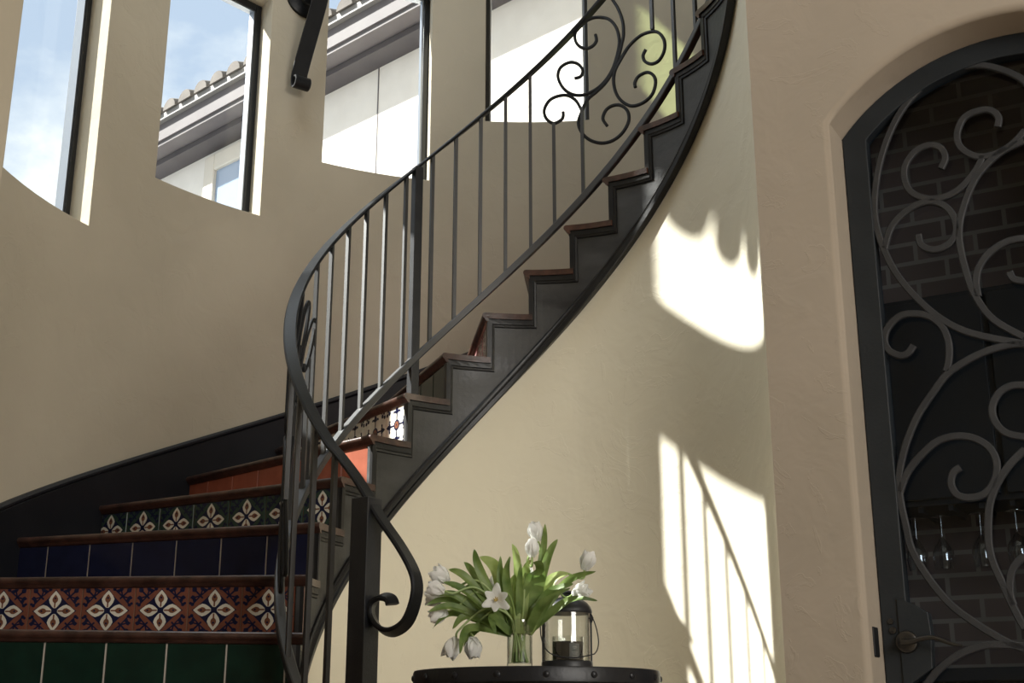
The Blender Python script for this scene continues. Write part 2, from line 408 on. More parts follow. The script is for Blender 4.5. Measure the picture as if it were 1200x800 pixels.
# scrollwork traced in the plane of the door
S_A = lambda l: [(940 + x / 2, y / 2) for x, y in l]
S_B = lambda l: [(1010 + x / 4, 60 + y / 4) for x, y in l]
S_C = lambda l: [(1010 + x / 4, 260 + y / 4) for x, y in l]
S_D = lambda l: [(1010 + x / 4, 440 + y / 4) for x, y in l]
S_E = lambda l: [(1010 + x / 5, 640 + y / 5) for x, y in l]
scr = [
    S_A([(535, 215), (520, 190), (480, 168), (420, 153), (360, 160), (300, 190), (250, 235), (210, 300), (182, 380), (170, 460), (172, 520), (190, 580), (220, 640), (270, 700), (330, 750), (400, 782), (520, 806)]),
    S_A([(520, 330), (460, 360), (405, 420), (374, 500), (368, 560), (385, 640), (410, 700), (450, 750), (520, 790)]),
    S_B([(370, 550), (390, 500), (370, 455), (320, 440), (255, 465), (205, 530), (200, 600), (230, 660), (300, 690), (380, 685), (450, 650), (510, 590), (555, 520), (562, 492)]),
    S_B([(635, 355), (640, 310), (605, 278), (550, 278), (480, 310), (447, 380), (455, 440), (500, 480), (560, 495), (640, 475), (710, 430), (765, 370)]),
    S_A([(193, 582), (210, 530), (250, 490), (300, 472), (343, 490), (362, 535), (345, 570), (310, 585), (280, 575), (272, 550)]),
    S_C([(242, 578), (215, 615), (175, 625), (125, 600), (105, 550), (125, 490), (180, 440), (250, 430), (320, 445), (375, 490), (405, 560), (408, 640), (395, 700)]),
    S_C([(770, 572), (700, 575), (600, 600), (500, 645), (400, 712)]) + S_D([(325, 90), (260, 190), (210, 310), (180, 430), (173, 520), (185, 610), (205, 700)]) + S_E([(285, 0), (340, 110), (430, 240), (530, 350), (650, 440), (760, 510), (850, 560), (950, 600)]),
    S_D([(462, 430), (428, 455), (418, 510), (450, 560), (515, 572), (580, 550), (622, 490), (632, 410), (600, 340), (530, 295), (440, 283), (350, 310), (270, 380), (210, 460), (178, 545)]),
    S_D([(765, 345), (690, 420), (632, 510), (600, 600), (592, 700)]) + S_E([(745, 0), (770, 100), (820, 210), (870, 320), (920, 420), (955, 480)]),
    S_D([(765, 45), (700, 48), (642, 82), (610, 150), (627, 220), (680, 270), (765, 288)]),
    S_E([(955, 55), (890, 120), (867, 200), (870, 290), (888, 345)]),
    S_E([(955, 585), (850, 577), (740, 577), (640, 602), (540, 650), (450, 720), (375, 810)]),
    S_C([(765, 75), (680, 92), (600, 142), (550, 210), (535, 280), (545, 350)]),
    S_C([(692, 235), (712, 268), (765, 278)]),
]
xl_a, xl_b = onw(1204, 100, DD + .01), onw(1204, 780, DD + .01)
def xlim(z): return xl_a[0] + (xl_b[0] - xl_a[0]) * (z - xl_a[1]) / (xl_b[1] - xl_a[1])   # mirrored half starts where the traced half stops
mb = MB()
def wsweep(m, tz, w, h, dep):
    pts = [W(t, z, dep) for t, z in tz]; ax = []
    for i in range(len(pts)):
        t = (pts[min(i + 1, len(pts) - 1)] - pts[max(i - 1, 0)]).normalized()
        ax.append((t.cross(WN).normalized(), WN))
    m.sweep(pts, ax, rect(w, h, .003))
for ln in scr:
    tz = [onw(*q, DD + .01) for q in ln]
    sm = [(v.x, v.y) for v in catmull([(t, z, 0) for t, z in tz], 5)]
    mir = [(2 * TAX - t, z) for t, z in sm]
    wsweep(mb, sm, .0215, .016, DD + .012)
    run = []
    for q in mir + [(0, 0)]:
        if q[0] > xlim(q[1]) and q[0] < 1.172: run.append(q)
        else:
            if len(run) > 3: wsweep(mb, run, .0215, .016, DD + .012)
            run = []
mb.build('scrollwork', M_SCR, door)
# strike plate let into the plaster jamb
sc_ = onw(1029.5, 751.5, .06)
strike = MB(); strike.box(W(T0 - .001, sc_[1], .075), .012, .05, .085, Matrix((WD, WN, Vector((0, 0, 1)))).transposed())
o = strike.build('strike_plate', M_DARK, bevel=.004)
tag(o, 'small black latch plate let into the plaster beside the lever handle', 'latch plate')

# cellar behind the door
bk = bpy.data.materials.new('old_brick'); bk.use_nodes = True
N = bk.node_tree.nodes; L = bk.node_tree.links; b = N['Principled BSDF']; b.inputs['Roughness'].default_value = .85
tc = N.new('ShaderNodeTexCoord'); mp = N.new('ShaderNodeMapping'); L.new(tc.outputs['UV'], mp.inputs['Vector'])
br = N.new('ShaderNodeTexBrick'); br.inputs['Color1'].default_value = (.17, .115, .095, 1); br.inputs['Color2'].default_value = (.10, .065, .055, 1)
br.inputs['Mortar'].default_value = (.26, .21, .17, 1); br.inputs['Scale'].default_value = 1; br.inputs['Brick Width'].default_value = .21; br.inputs['Row Height'].default_value = .075; br.inputs['Mortar Size'].default_value = .008
L.new(mp.outputs['Vector'], br.inputs['Vector']); L.new(br.outputs['Color'], b.inputs['Base Color'])
mb = MB(); CB = .80
mb.add([W(.1, 0, CB), W(1.9, 0, CB), W(1.9, 3.3, CB), W(.1, 3.3, CB)], [(0, 1, 2, 3)])
o = mb.build('wall_cellar', bk)
uv = o.data.uv_layers.new(name='UVMap')
for lp_, c in zip(o.data.loops, [(.1, 0), (1.9, 0), (1.9, 3.3), (.1, 3.3)] * 2):
    v = o.data.vertices[lp_.vertex_index].co; uv.data[lp_.index].uv = ((v - W(0, 0, CB)).dot(WD), v.z)
tag(o, 'dim brick wall seen through the glass of the arched door', 'wall', kind='structure')
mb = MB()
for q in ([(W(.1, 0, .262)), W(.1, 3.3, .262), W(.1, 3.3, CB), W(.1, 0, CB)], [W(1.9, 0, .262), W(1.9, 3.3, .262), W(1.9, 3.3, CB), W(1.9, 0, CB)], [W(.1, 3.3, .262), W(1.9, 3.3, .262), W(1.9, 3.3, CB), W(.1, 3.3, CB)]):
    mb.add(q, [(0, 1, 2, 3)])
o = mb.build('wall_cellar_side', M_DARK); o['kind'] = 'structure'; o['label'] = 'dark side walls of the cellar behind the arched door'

def wbox(m, t0, t1, z0, z1, d0, d1, mi=0):
    vs = [W(t, z, d) for d in (d0, d1) for z in (z0, z1) for t in (t0, t1)]
    m.add(vs, [(0, 1, 3, 2), (4, 6, 7, 5), (0, 4, 5, 1), (2, 3, 7, 6), (0, 2, 6, 4), (1, 5, 7, 3)], mi)
zcb = onw(1100, 592, .55)[1]; zct = onw(1100, 345, .55)[1]; zco = onw(1150, 782, .5)[1]
cab = thing('wall_cabinet', W(1.0, zcb, .79), 'dark hanging cabinet above the wine glasses behind the arched door', 'cabinet')
m = MB(); wbox(m, .16, 1.8, zcb, zct, .55, .795); m.build('cabinet_body', M_DARK, cab, bevel=.004)
for i in range(4):
    m = MB(); wbox(m, .18 + .40 * i, .56 + .40 * i, zcb + .02, zct - .02, .53, .55); m.build('cabinet_door', M_DARK, cab, bevel=.003)
m = MB()
for i in range(17): wbox(m, .20 + .095 * i, .215 + .095 * i, zcb - .018, zcb, .56, .78)
m.build('glass_rail', M_DARK, cab)
ctr = thing('cellar_counter', W(1.0, 0, .79), 'dark counter against the brick wall behind the arched door', 'counter')
m = MB(); wbox(m, .15, 1.85, zco - .04, zco, .48, .795); m.build('countertop', M_DARK, ctr, bevel=.004)
m = MB(); wbox(m, .17, 1.83, 0, zco - .04, .52, .795); m.build('counter_body', M_DARK, ctr)
M_WGL = glass_thin('stemware_glass', (.9, .92, .93), .25, .02)
prof = [(.030, 0), (.030, -.003), (.004, -.006), (.0035, -.07), (.012, -.08), (.032, -.11), (.036, -.14), (.030, -.175), (.029, -.175)]
g0 = None
for i, (px, wh) in enumerate(((1071, 'leftmost'), (1101, 'second from left'), (1147, 'third from left'), (1189, 'rightmost'))):
    if g0 is None:
        m = MB(); m.lathe(prof, (0, 0, 0), 20); g0 = m.build('wine_glass', M_WGL, smooth=True); g = g0
    else:
        g = g0.copy(); COL.objects.link(g)
    g.location = W(onw(px, 600, .65)[0], zcb - .019, .65)
    tag(g, wh + ' of the four stemmed glasses hanging behind the arched glass door', 'wine glass', 'hanging wine glasses in the cellar')
pl = bpy.data.lights.new('cellar_fill', 'POINT'); pl.energy = .16; pl.color = (1, .8, .62); pl.shadow_soft_size = .12  # added dim fill so the bricks show, no known fitting
po = bpy.data.objects.new('cellar_fill', pl); po.location = W(1.3, 3.0, .45); COL.objects.link(po)

# floor, ceiling, far-off room walls
mb = MB(); mb.add([(-4.2, -4, 0), (4.5, -4, 0), (4.5, 6.2, 0), (-4.2, 6.2, 0)], [(0, 1, 2, 3)])
o = mb.build('floor', M_FLOOR); tag(o, 'brown stone floor', 'floor', kind='structure')
cl = [P(D(WALL_A0 + (WALL_A1 - WALL_A0) * i / 60), R_OUT + THICK, TOP) for i in range(61)] + [Vector((-4.2, 1.2, TOP)), Vector((-4.2, -4, TOP)), Vector((4.5, -4, TOP)), Vector((4.4, 3.6, TOP))]
mb = MB(); mb.add(cl, [tuple(range(len(cl)))])
o = mb.build('ceiling', M_CEIL); tag(o, 'plain pale ceiling far above the stair', 'ceiling', kind='structure')
wl = P(D(WALL_A1), R_OUT + .1, 0)
mb = MB(); q = Vector((-4.2, 1.2, 0))
mb.add([wl, q, q + Vector((0, 0, TOP)), wl + Vector((0, 0, TOP))], [(0, 1, 2, 3)])
mb.add([q, (-4.2, -4, 0), (-4.2, -4, TOP), q + Vector((0, 0, TOP))], [(0, 1, 2, 3)])
mb.add([(-4.2, -4, 0), (4.5, -4, 0), (4.5, -4, TOP), (-4.2, -4, TOP)], [(0, 1, 2, 3)])
o = mb.build('wall_left', M_WALL); tag(o, 'plaster walls of the near room left of and behind the viewer', 'wall', kind='structure')
e1 = P(D(WALL_A0), R_OUT + .1, 0); q = Vector((4.4, 3.6, 0))
mb = MB(); mb.add([e1, q, q + Vector((0, 0, TOP)), e1 + Vector((0, 0, TOP))], [(0, 1, 2, 3)])
e2 = W(WT, 0, .1); mb.add([e2, q, q + Vector((0, 0, TOP)), e2 + Vector((0, 0, TOP))], [(0, 1, 2, 3)])
mb.add([e2, (4.5, -4, 0), (4.5, -4, TOP), e2 + Vector((0, 0, TOP))], [(0, 1, 2, 3)])
o = mb.build('wall_side', M_WALL); tag(o, 'plaster wall closing the room beyond the arched door', 'wall', kind='structure')

# ------------------------------------------------------------------ the staircase
stair = thing('spiral_staircase', (CX, CY, 0), 'curved staircase with patterned tile risers and black cut string', 'staircase')
RISER_A = .022
def frame(k):
    a = PH - DPH * k
    return a, Vector((cos(a), sin(a), 0)), Vector((sin(a), -cos(a), 0))
CV = Vector((CX, CY, 0))
SKEW = .0825                     # outer ends of the nosings lie a little further round than the inner ends
_n = Vector((R_NOSE, 0)); _o = Vector((R_OUT * cos(SKEW), R_OUT * sin(SKEW))); _er = (_o - _n).normalized(); _et = Vector((-_er.y, _er.x))
def SP(k, u, w, z):
    a, er, et = frame(k); q = _n + _er * (u - R_NOSE) + _et * w
    return CV + er * q.x + et * q.y + Vector((0, 0, z))
def u_at(r, w):
    p0 = _n + _et * w; b_ = p0.dot(_er); return R_NOSE - b_ + sqrt(max(b_ * b_ - (p0.dot(p0) - r * r), 0))
R_TO = R_OUT - .006
TT = .022
# riser kinds from the photo
KIND = {-5: 'terracotta', -4: 'navy', -3: 'leafgreen', -2: 'plain', -1: 'green', 0: 'terracotta', 1: 'navy', 2: 'leafgreen', 3: 'plain', 4: 'white', 5: 'green', 6: 'mauve', 7: 'mauve', 8: 'white', 9: 'navy', 10: 'terracotta', 11: 'green', 12: 'leafgreen', 13: 'plain'}
NAMES = {'terracotta': 'riser of terracotta tiles with white quatrefoils on navy diamonds', 'navy': 'riser of plain deep navy tiles with pale grout', 'leafgreen': 'riser of green tiles with white quatrefoils on navy', 'plain': 'riser of plain orange terracotta tiles', 'green': 'riser of plain bottle green tiles with pale grout', 'white': 'riser of white tiles with navy and brown floral crosses', 'mauve': 'riser of mauve tiles with purple and white scrolls'}
def tear(c, ang, l, w, n=12, blunt=.35):
    """pointed petal from c outwards"""
    pts = []
    for i in range(n):
        th = 2 * pi * i / n
        x = (1 + cos(th)) / 2; y = sin(th) * (.5 if x < .5 else .5) * (1 - x) ** .55 * 1.35 * (.35 + .65 * min(1, x / blunt)) if x < 1 else 0
        pts.append((x * l, y * w))
    ca, sa = cos(ang), sin(ang)
    return [(c[0] + x * ca - y * sa, c[1] + x * sa + y * ca) for x, y in pts]
def disc(c, r, n=10): return [(c[0] + r * cos(2 * pi * i / n), c[1] + r * sin(2 * pi * i / n)) for i in range(n)]
def bar(a, b, w):
    d = Vector((b[0] - a[0], b[1] - a[1])); n = Vector((-d.y, d.x)).normalized() * w / 2
    return [(a[0] + n.x, a[1] + n.y), (b[0] + n.x, b[1] + n.y), (b[0] - n.x, b[1] - n.y), (a[0] - n.x, a[1] - n.y)]
def ringp(c, r, w, a0, a1, n=9):
    o_ = [(c[0] + (r + w / 2) * cos(a0 + (a1 - a0) * i / n), c[1] + (r + w / 2) * sin(a0 + (a1 - a0) * i / n)) for i in range(n + 1)]
    i_ = [(c[0] + (r - w / 2) * cos(a0 + (a1 - a0) * i / n), c[1] + (r - w / 2) * sin(a0 + (a1 - a0) * i / n)) for i in range(n, -1, -1)]
    return o_ + i_
# motif polygons: (layer, slot, polygon) in tile units -.5...5 ; slots 2.. = colours
def motif_floral():
    m = []
    m.append((1, 2, [(0, .44), (.10, .30), (.30, .10), (.44, 0), (.30, -.10), (.10, -.30), (0, -.44), (-.10, -.30), (-.30, -.10), (-.44, 0), (-.30, .10), (-.10, .30)]))
    for q in range(4):
        an = q * pi / 2
        m.append((2, 3, tear((.05 * cos(an), .05 * sin(an)), an, .36, .29, 16, .55)))
        m.append((3, 4, tear((.15 * cos(an), .15 * sin(an)), an, .185, .125)))
        m.append((3, 4, bar((.07 * cos(an), .07 * sin(an)), (.20 * cos(an), .20 * sin(an)), .03)))
        m.append((4, 2, disc((.255 * cos(an), .255 * sin(an)), .022, 6)))
        # corner sprig
        d = an + pi / 4; r0 = .36
        pc = lambda r, s: (r * cos(d) - s * sin(d), r * sin(d) + s * cos(d))
        m.append((1, 2, bar(pc(.33, 0), pc(.56, 0), .035)))
        for s in (-1, 1):
            m.append((1, 2, bar(pc(.40, 0), pc(.47, .12 * s), .03)))
            m.append((1, 2, tear(pc(.455, .09 * s), d + s * .9, .10, .10, 8)))
            m.append((1, 2, tear(pc(.44, .10 * s), d + s * 2.0, .09, .09, 8)))
            m.append((1, 2, bar(pc(.40, 0), pc(.385, .22 * s), .028)))
            m.append((1, 2, disc(pc(.385, .225 * s), .038, 7)))
            m.append((1, 2, disc(pc(.43, .235 * s), .03, 7)))
        m.append((1, 2, tear(pc(.52, 0), d, .12, .12, 8)))
    m.append((4, 2, disc((0, 0), .062)))
    return m
def motif_white():
    m = [(1, 2, disc((0, 0), .135, 14)), (2, 4, disc((0, 0), .092, 12)), (3, 2, disc((0, 0), .025, 6))]
    for q in range(4):
        an = q * pi / 2; c = lambda r, s=0, an=an: (r * cos(an) - s * sin(an), r * sin(an) + s * cos(an))
        m.append((1, 2, bar(c(.12), c(.40), .045)))
        m.append((1, 2, tear(c(.30), an, .19, .13, 8)))
        for s in (-1, 1):
            m.append((1, 2, tear(c(.30), an + s * 1.0, .13, .09, 8)))
            m.append((1, 2, disc(c(.335, .13 * s), .036, 7)))
        d = an + pi / 4; e = lambda r, s=0, d=d: (r * cos(d) - s * sin(d), r * sin(d) + s * cos(d))
        m.append((1, 2, disc(e(.50), .055, 8)))
        for s in (-1, 1): m.append((1, 2, disc(e(.55, .10 * s), .05, 8)))
        m.append((1, 2, disc(e(.60), .045, 8)))
    return m
def motif_mauve():
    m = [(1, 2, disc((0, 0), .10, 10)), (2, 3, disc((0, 0), .05, 8))]
    for q in range(4):
        an = q * pi / 2; d = an + pi / 4
        c = lambda r, s=0, an=an: (r * cos(an) - s * sin(an), r * sin(an) + s * cos(an))
        m.append((1, 3, ringp(c(.27), .105, .045, an + .6, an + 2 * pi - .6)))
        m.append((1, 2, disc(c(.27), .055, 8)))
        m.append((1, 2, tear((.16 * cos(d), .16 * sin(d)), d, .42, .20)))
        m.append((2, 3, ringp((.43 * cos(d), .43 * sin(d)), .07, .03, 0, 2 * pi)))
    return m
MOT = {'terracotta': motif_floral(), 'leafgreen': motif_floral(), 'white': motif_white(), 'mauve': motif_mauve()}
SLOT = {'terracotta': [T_TERRA, T_GROUTB, T_NAVYD, T_WHITE, T_BROWN], 'leafgreen': [T_GREENB, T_GROUTB, T_NAVYD, T_WHITE, T_BROWN], 'white': [T_CREAM, T_GROUT, T_NAVYD, T_WHITE, T_BROWN],
        'mauve': [T_PINK, T_GROUTB, T_PURP, T_WHITE, T_BROWN], 'navy': [T_NAVY, T_GROUT], 'green': [T_GREEN, T_GROUT], 'plain': [T_PLAIN, T_GROUTB]}
TILE = .168
def clip(poly, x0, x1, y0, y1):
    def cl(p, f, inter):
        out = []
        for i in range(len(p)):
            a, b_ = p[i - 1], p[i]
            if f(b_):
                if not f(a): out.append(inter(a, b_))
                out.append(b_)
            elif f(a): out.append(inter(a, b_))
        return out
    def ix(x): return lambda a, b_: (x, a[1] + (b_[1] - a[1]) * (x - a[0]) / (b_[0] - a[0]))
    def iy(y): return lambda a, b_: (a[0] + (b_[0] - a[0]) * (y - a[1]) / (b_[1] - a[1]), y)
    for f, it in ((lambda p: p[0] >= x0, ix(x0)), (lambda p: p[0] <= x1, ix(x1)), (lambda p: p[1] >= y0, iy(y0)), (lambda p: p[1] <= y1, iy(y1))):
        if len(poly) < 3: return []
        poly = cl(poly, f, it)
    return poly
for k in range(K0, K1 + 1):
    z = zk(k); zb = zk(k - 1) if k > K0 else 0.0
    kind = KIND[k]; slots = SLOT[kind]
    # --- riser: backing board with separate glazed tiles and inlaid motif
    m = MB(); w0 = RISER_A
    RI = R_STR - .0125; u0 = u_at(RI, w0); u1 = u_at(R_TO, w0 + .02)
    zt = z - TT; zlo = zb
    m.add([SP(k, u, w, zz) for w in (w0 + .004, w0 + .02) for u in (u_at(R_STR + .001, w), u1) for zz in (zlo, zt)], [(0, 2, 3, 1), (4, 5, 7, 6), (0, 1, 5, 4), (2, 6, 7, 3), (1, 3, 7, 5), (0, 4, 6, 2)], 1)
    tile_w = TILE; off = {-1: .042, 0: .026, 1: .020}.get(k, 0)
    gr = .0035 if kind in ('navy', 'green') else .002
    nt_ = int((u1 - u0) / tile_w) + 2; s0_ = u0 + off - (tile_w if off else 0)
    th_ = zt - zlo
    for i in range(nt_):
        a_, b_ = max(u0, s0_ + i * tile_w + gr / 2), min(s0_ + (i + 1) * tile_w - gr / 2, u1)
        if b_ - a_ < .01: continue
        zl, zh = zlo + .001, zt - .002
        e = .003
        m.add([SP(k, a_, w0 + .005, zl), SP(k, b_, w0 + .005, zl), SP(k, b_, w0 + .005, zh), SP(k, a_, w0 + .005, zh),
               SP(k, a_ + e, w0, zl + e), SP(k, b_ - e, w0, zl + e), SP(k, b_ - e, w0, zh - e), SP(k, a_ + e, w0, zh - e)],
              [(4, 5, 6, 7), (0, 1, 5, 4), (1, 2, 6, 5), (2, 3, 7, 6), (3, 0, 4, 7)], 0)
        if kind in MOT and k >= -1 and k < 9:
            uc = s0_ + (i + .5) * tile_w; zc = (zl + zh) / 2 + .001; sc = TILE * .95; sy_ = .158 * .96
            x0, x1, y0, y1 = (a_ + e - uc) / sc, (b_ - e - uc) / sc, (zl + e - zc) / sy_, (zh - e - zc) / sy_
            for lay, sl, poly in MOT[kind]:
                pp = clip(poly, x0, x1, y0, y1)
                if len(pp) >= 3:
                    m.add([SP(k, uc + x * sc, w0 - .0004 * lay, zc + y * sy_) for x, y in pp], [tuple(range(len(pp)))], sl)
    plabel(m.build('riser', slots, stair), NAMES[kind])
    # --- tread with moulded brown nosing
    a, er, et = frame(k); m = MB()
    kn = k + 1
    wi = .010
    front = [SP(k, u_at(R_NOSE, wi), wi, 0), SP(k, u_at(R_TO, wi), wi, 0)]
    # back line = riser plane of next step plus a little
    bw = RISER_A + .012
    bi, bo = SP(kn, u_at(R_NOSE, bw), bw, 0), SP(kn, u_at(R_TO, bw), bw, 0)
    ang = lambda p: atan2(p.y - CY, p.x - CX)
    def arcs(p, q, r, n=6):
        A, B = ang(p), ang(q)
        while B - A > pi: B -= 2 * pi
        while A - B > pi: B += 2 * pi
        return [P(A + (B - A) * i / n, r, 0) for i in range(n + 1)]
    loop = arcs(front[0], bi, R_NOSE) + arcs(bo, front[1], R_TO, 10)
    m.prism([p + Vector((0, 0, z - TT)) for p in loop], [p + Vector((0, 0, z)) for p in loop], 0)
    # nosing profile (w,z): bull nose over a small cove
    prof = [(wi + .002, 0.0004)] + [(.010 - .010 * sin(t), -.011 + .011 * cos(t)) for t in [0, .5, 1, 1.57, 2.1, 2.7]] + [(.008, -.0225), (.010, -.024), (.013, -.030), (.0185, -.034), (RISER_A - .0005, -.0345), (RISER_A + .003, -.0345), (RISER_A + .003, 0)]
    r0 = [SP(k, u_at(R_NOSE - .003, max(w, 0)), w, z + zz) for w, zz in prof]; r1 = [SP(k, u_at(R_TO, max(w, 0)), w, z + zz) for w, zz in prof]
    m.rings([r0, r1], True, True, 1)
    # brown edge strip along the string side
    ea = arcs(front[0], bi, R_NOSE - .003, 8)
    m.rings([[p + Vector((0, 0, z - TT)), p + Vector((0, 0, z + .0005)), (p - CV) * ((R_NOSE + .02) / (R_NOSE - .003)) + CV + Vector((0, 0, z + .0005)), (p - CV) * ((R_NOSE + .02) / (R_NOSE - .003)) + CV + Vector((0, 0, z - TT))] for p in ea], True, True, 1)
    o = m.build('tread', [M_TREAD, M_NOSE], stair, smooth=True)
# --- cut string with mitred moulding
aR = lambda k: (PH - DPH * k) - RISER_A / R_STR
A_B = D(250)
path = [(aR(K0), 0.02)]
for k in range(K0, K1 + 1):
    a0_, a1_ = aR(k), aR(k + 1); zz = zk(k) - TT
    for i in range(5): path.append((a0_ + (a1_ - a0_) * i / 4, zz))
path = path[1:]
rows = [(0, R_STR), (0, R_STR - .012), (.019, R_STR - .012), (.022, R_STR - .008), (.029, R_STR - .006), (.031, R_STR)]
m = MB(); rings = []
for j, (a, zz) in enumerate(path):
    rings.append([P(a - d / R_STR, r, zz - d) for d, r in rows])
m.rings(rings, False, False)
m.build('string_moulding', M_WOODM, stair)
m = MB()
for k in range(K0, K1 + 1):
    a0_, a1_ = aR(k), aR(k + 1); zz = zk(k) - TT; nn = 6; rr = []
    for i in range(nn + 1):
        a = a0_ + (a1_ - a0_) * i / nn; zbm = max(.001, zline(a) - .396)
        rr.append([P(a, R_STR, zbm), P(a, R_STR, zz), P(a, R_STR + .012, zz), P(a, R_STR + .012, zbm)])
    m.rings(rr, True, True)
m.build('cut_string', M_WOOD, stair)
m = MB(); pts = []; ax = []
for i in range(161):
    a = D(246) + (aR(K1 + 1) - D(246)) * i / 160; zz = zline(a) - .396
    if zz < .02: continue
    pts.append(P(a, R_STR - .004, zz)); er = Vector((cos(a), sin(a), 0))
    t = Vector((sin(a) * R_STR, -cos(a) * R_STR, RISE / DPH)).normalized(); ax.append((er, t.cross(er).normalized()))
bead = [(.012, -.016), (-.012, -.016), (-.016, -.012), (-.016, .002), (-.008, .005), (-.006, .012), (-.009, .020), (-.004, .026), (.012, .026)]
m.sweep(pts, ax, bead)
plabel(m.build('string_base_moulding', M_WOODM, stair, smooth=True), 'rounded moulding along the lower edge of the string')
# --- wall skirting that climbs beside the treads
m = MB(); rr = []; r2 = []
for i in range(121):
    a = D(230) + (D(14) - D(230)) * i / 120; zz = zline(a) + .085
    z0_ = max(.0, zz - .42)
    if zz < .03: continue
    rr.append([P(a, R_OUT - .002, z0_), P(a, R_OUT - .020, z0_), P(a, R_OUT - .020, zz - .028), P(a, R_OUT - .017, zz - .024), P(a, R_OUT - .024, zz - .018), P(a, R_OUT - .024, zz - .010), P(a, R_OUT - .014, zz), P(a, R_OUT - .002, zz)])
m.rings(rr, True, True)
plabel(m.build('wall_string', M_SKIRT, stair, smooth=True), 'black skirting board climbing along the curved tower wall')

# ------------------------------------------------------------------ wrought iron railing
rail = thing('stair_railing', (CX, CY, 0), 'black wrought iron stair railing with curled handrail end and scroll panels', 'railing')
def hel(a0, a1, r, c, n, cf=None):
    pts, ax = [], []
    for i in range(n + 1):
        a = a0 + (a1 - a0) * i / n; p = P(a, r, zline(a) + c); er = Vector((cos(a), sin(a), 0))
        t = Vector((sin(a) * r, -cos(a) * r, RISE / DPH)).normalized()
        pts.append(p); ax.append((er, t.cross(er).normalized()))
    return pts, ax
HC, BC = .852, .070
# handrail: flat bar; its lower end drops and rolls into a scroll
vol_px = [(394, 528), (419, 561), (446, 606), (470, 641), (486, 672), (488, 697), (478, 727), (461, 740), (446, 737), (436, 722), (437, 706), (447, 699), (457, 701), (460, 708)]
vp = []
a_end = D(225.2)
for j, (px, py) in enumerate(vol_px):
    a, z = on_cyl(px, py, R_RAIL, False)
    vp.append(P(a, R_RAIL, z))
vol = catmull(vp, 6)
pts, ax = hel(D(8), a_end, R_RAIL, HC, 150)
pts, ax = pts[:-1], ax[:-1]
p2 = vol[1:]
for i, p in enumerate(p2):
    t = (p2[min(i + 1, len(p2) - 1)] - p2[max(i - 1, 0)]).normalized()
    er = Vector((p.x - CX, p.y - CY, 0)).normalized(); er = (er - t * er.dot(t)).normalized()
    tw = R_(20) * min(1, i / 40.0); er = (er * cos(tw) + t.cross(er) * sin(tw)).normalized()
    # hel() runs downhill here, so its V axis is flipped once to stay continuous
    ax.append((er, er.cross(t).normalized() * (1 if True else -1))); pts.append(p)
# make the V axes consistent along the whole run
for i in range(1, len(ax)):
    if ax[i][1].dot(ax[i - 1][1]) < 0 and i < 160: ax[i] = (ax[i][0], -ax[i][1])
m = MB(); m.sweep(pts, ax, rect(.041, .013, .004), scale=None)
m.build('handrail', M_IRON, rail, smooth=True)
pts, ax = hel(D(8), D(236), .777, BC - .004, 150)
m = MB(); m.sweep(pts, ax, rect(.030, .026, .003)); m.build('bottom_rail', M_BAR, rail, smooth=True)
def vbar(mm, a, r, z0, z1, w):
    er = Vector((cos(a), sin(a), 0)); et = Vector((-sin(a), cos(a), 0)); c = P(a, r, (z0 + z1) / 2)
    mm.box(c, w, w, z1 - z0, Matrix((er, et, Vector((0, 0, 1)))).transposed())
UNIT = R_(7.42)
full = [164.3, 156.8, 149.4, 142.3, 135.3, 128.4, 119.8, 112.5, 104.9, 97.4, 90.0, 43.3, 34.8, 27.3, 19.8, 12.4, 207.6, 216.6, 224.4]
for d in full:
    a = D(d); m = MB(); vbar(m, a, .781, zline(a) + BC, zline(a) + HC - .004, .0135); m.build('baluster', M_BAR, rail)
a = D(124.7); m = MB(); kk = 4
vbar(m, a, .781, zk(4), zline(a) + HC - .004, .034); m.build('newel_post', M_IRON_NEWEL, rail, bevel=.002)
a, zh = on_cyl(430, 592, R_RAIL, False); m = MB()
kk = int(math.floor((PH - a) / DPH)); 
vbar(m, a, .785, zk(kk), zline(a) + HC - .010, .058); plabel(m.build('newel_post', M_IRON_NEWEL, rail, bevel=.002), 'thick square newel post at the foot of the railing')
# scroll panels (traced on the railing cylinder, repeated lower down)
Z7 = lambda l: [(640 + x / 4.444, y / 4.444) for x, y in l]
c1 = Z7([(316, -66), (330, -30), (347, 0), (375, 45), (398, 110), (403, 180), (391, 240), (374, 305), (350, 365), (310, 430), (262, 478), (215, 520), (182, 590), (168, 640), (185, 690), (230, 730), (290, 745), (350, 730), (400, 688), (430, 630), (425, 580), (392, 550), (350, 549), (312, 573), (296, 618), (318, 655)])
c2 = Z7([(257, 180), (262, 212), (242, 240), (205, 253), (168, 237), (150, 200), (157, 155), (192, 110), (250, 92), (320, 98), (362, 138), (380, 200), (376, 260), (354, 340), (320, 405), (270, 458), (200, 493), (140, 492), (90, 460), (62, 402), (75, 352), (122, 325), (165, 333), (190, 365), (180, 398), (148, 408)])
c3 = Z7([(519, 258), (505, 290), (515, 320), (550, 333), (590, 313), (616, 260), (614, 208), (585, 170), (545, 166), (490, 187), (432, 240), (388, 310), (358, 370), (352, 430), (367, 490), (402, 533), (450, 552), (508, 533), (553, 490), (570, 430), (558, 392), (525, 377), (482, 397), (462, 430), (465, 455)])
c4 = [(660, 131), (659, 139), (649, 144.5), (640, 138.5), (638, 128), (646, 116), (662, 111.5), (674, 117), (681, 128)]
def unroll(l):
    out = []
    for q in l:
        a, z = on_cyl(*q, .781); out.append((a, z - zline(a)))
    return out
U1, U2, U3, U4 = unroll(c1), unroll(c2), unroll(c3), unroll(c4)
curves = [U1, U2, U3, U4]
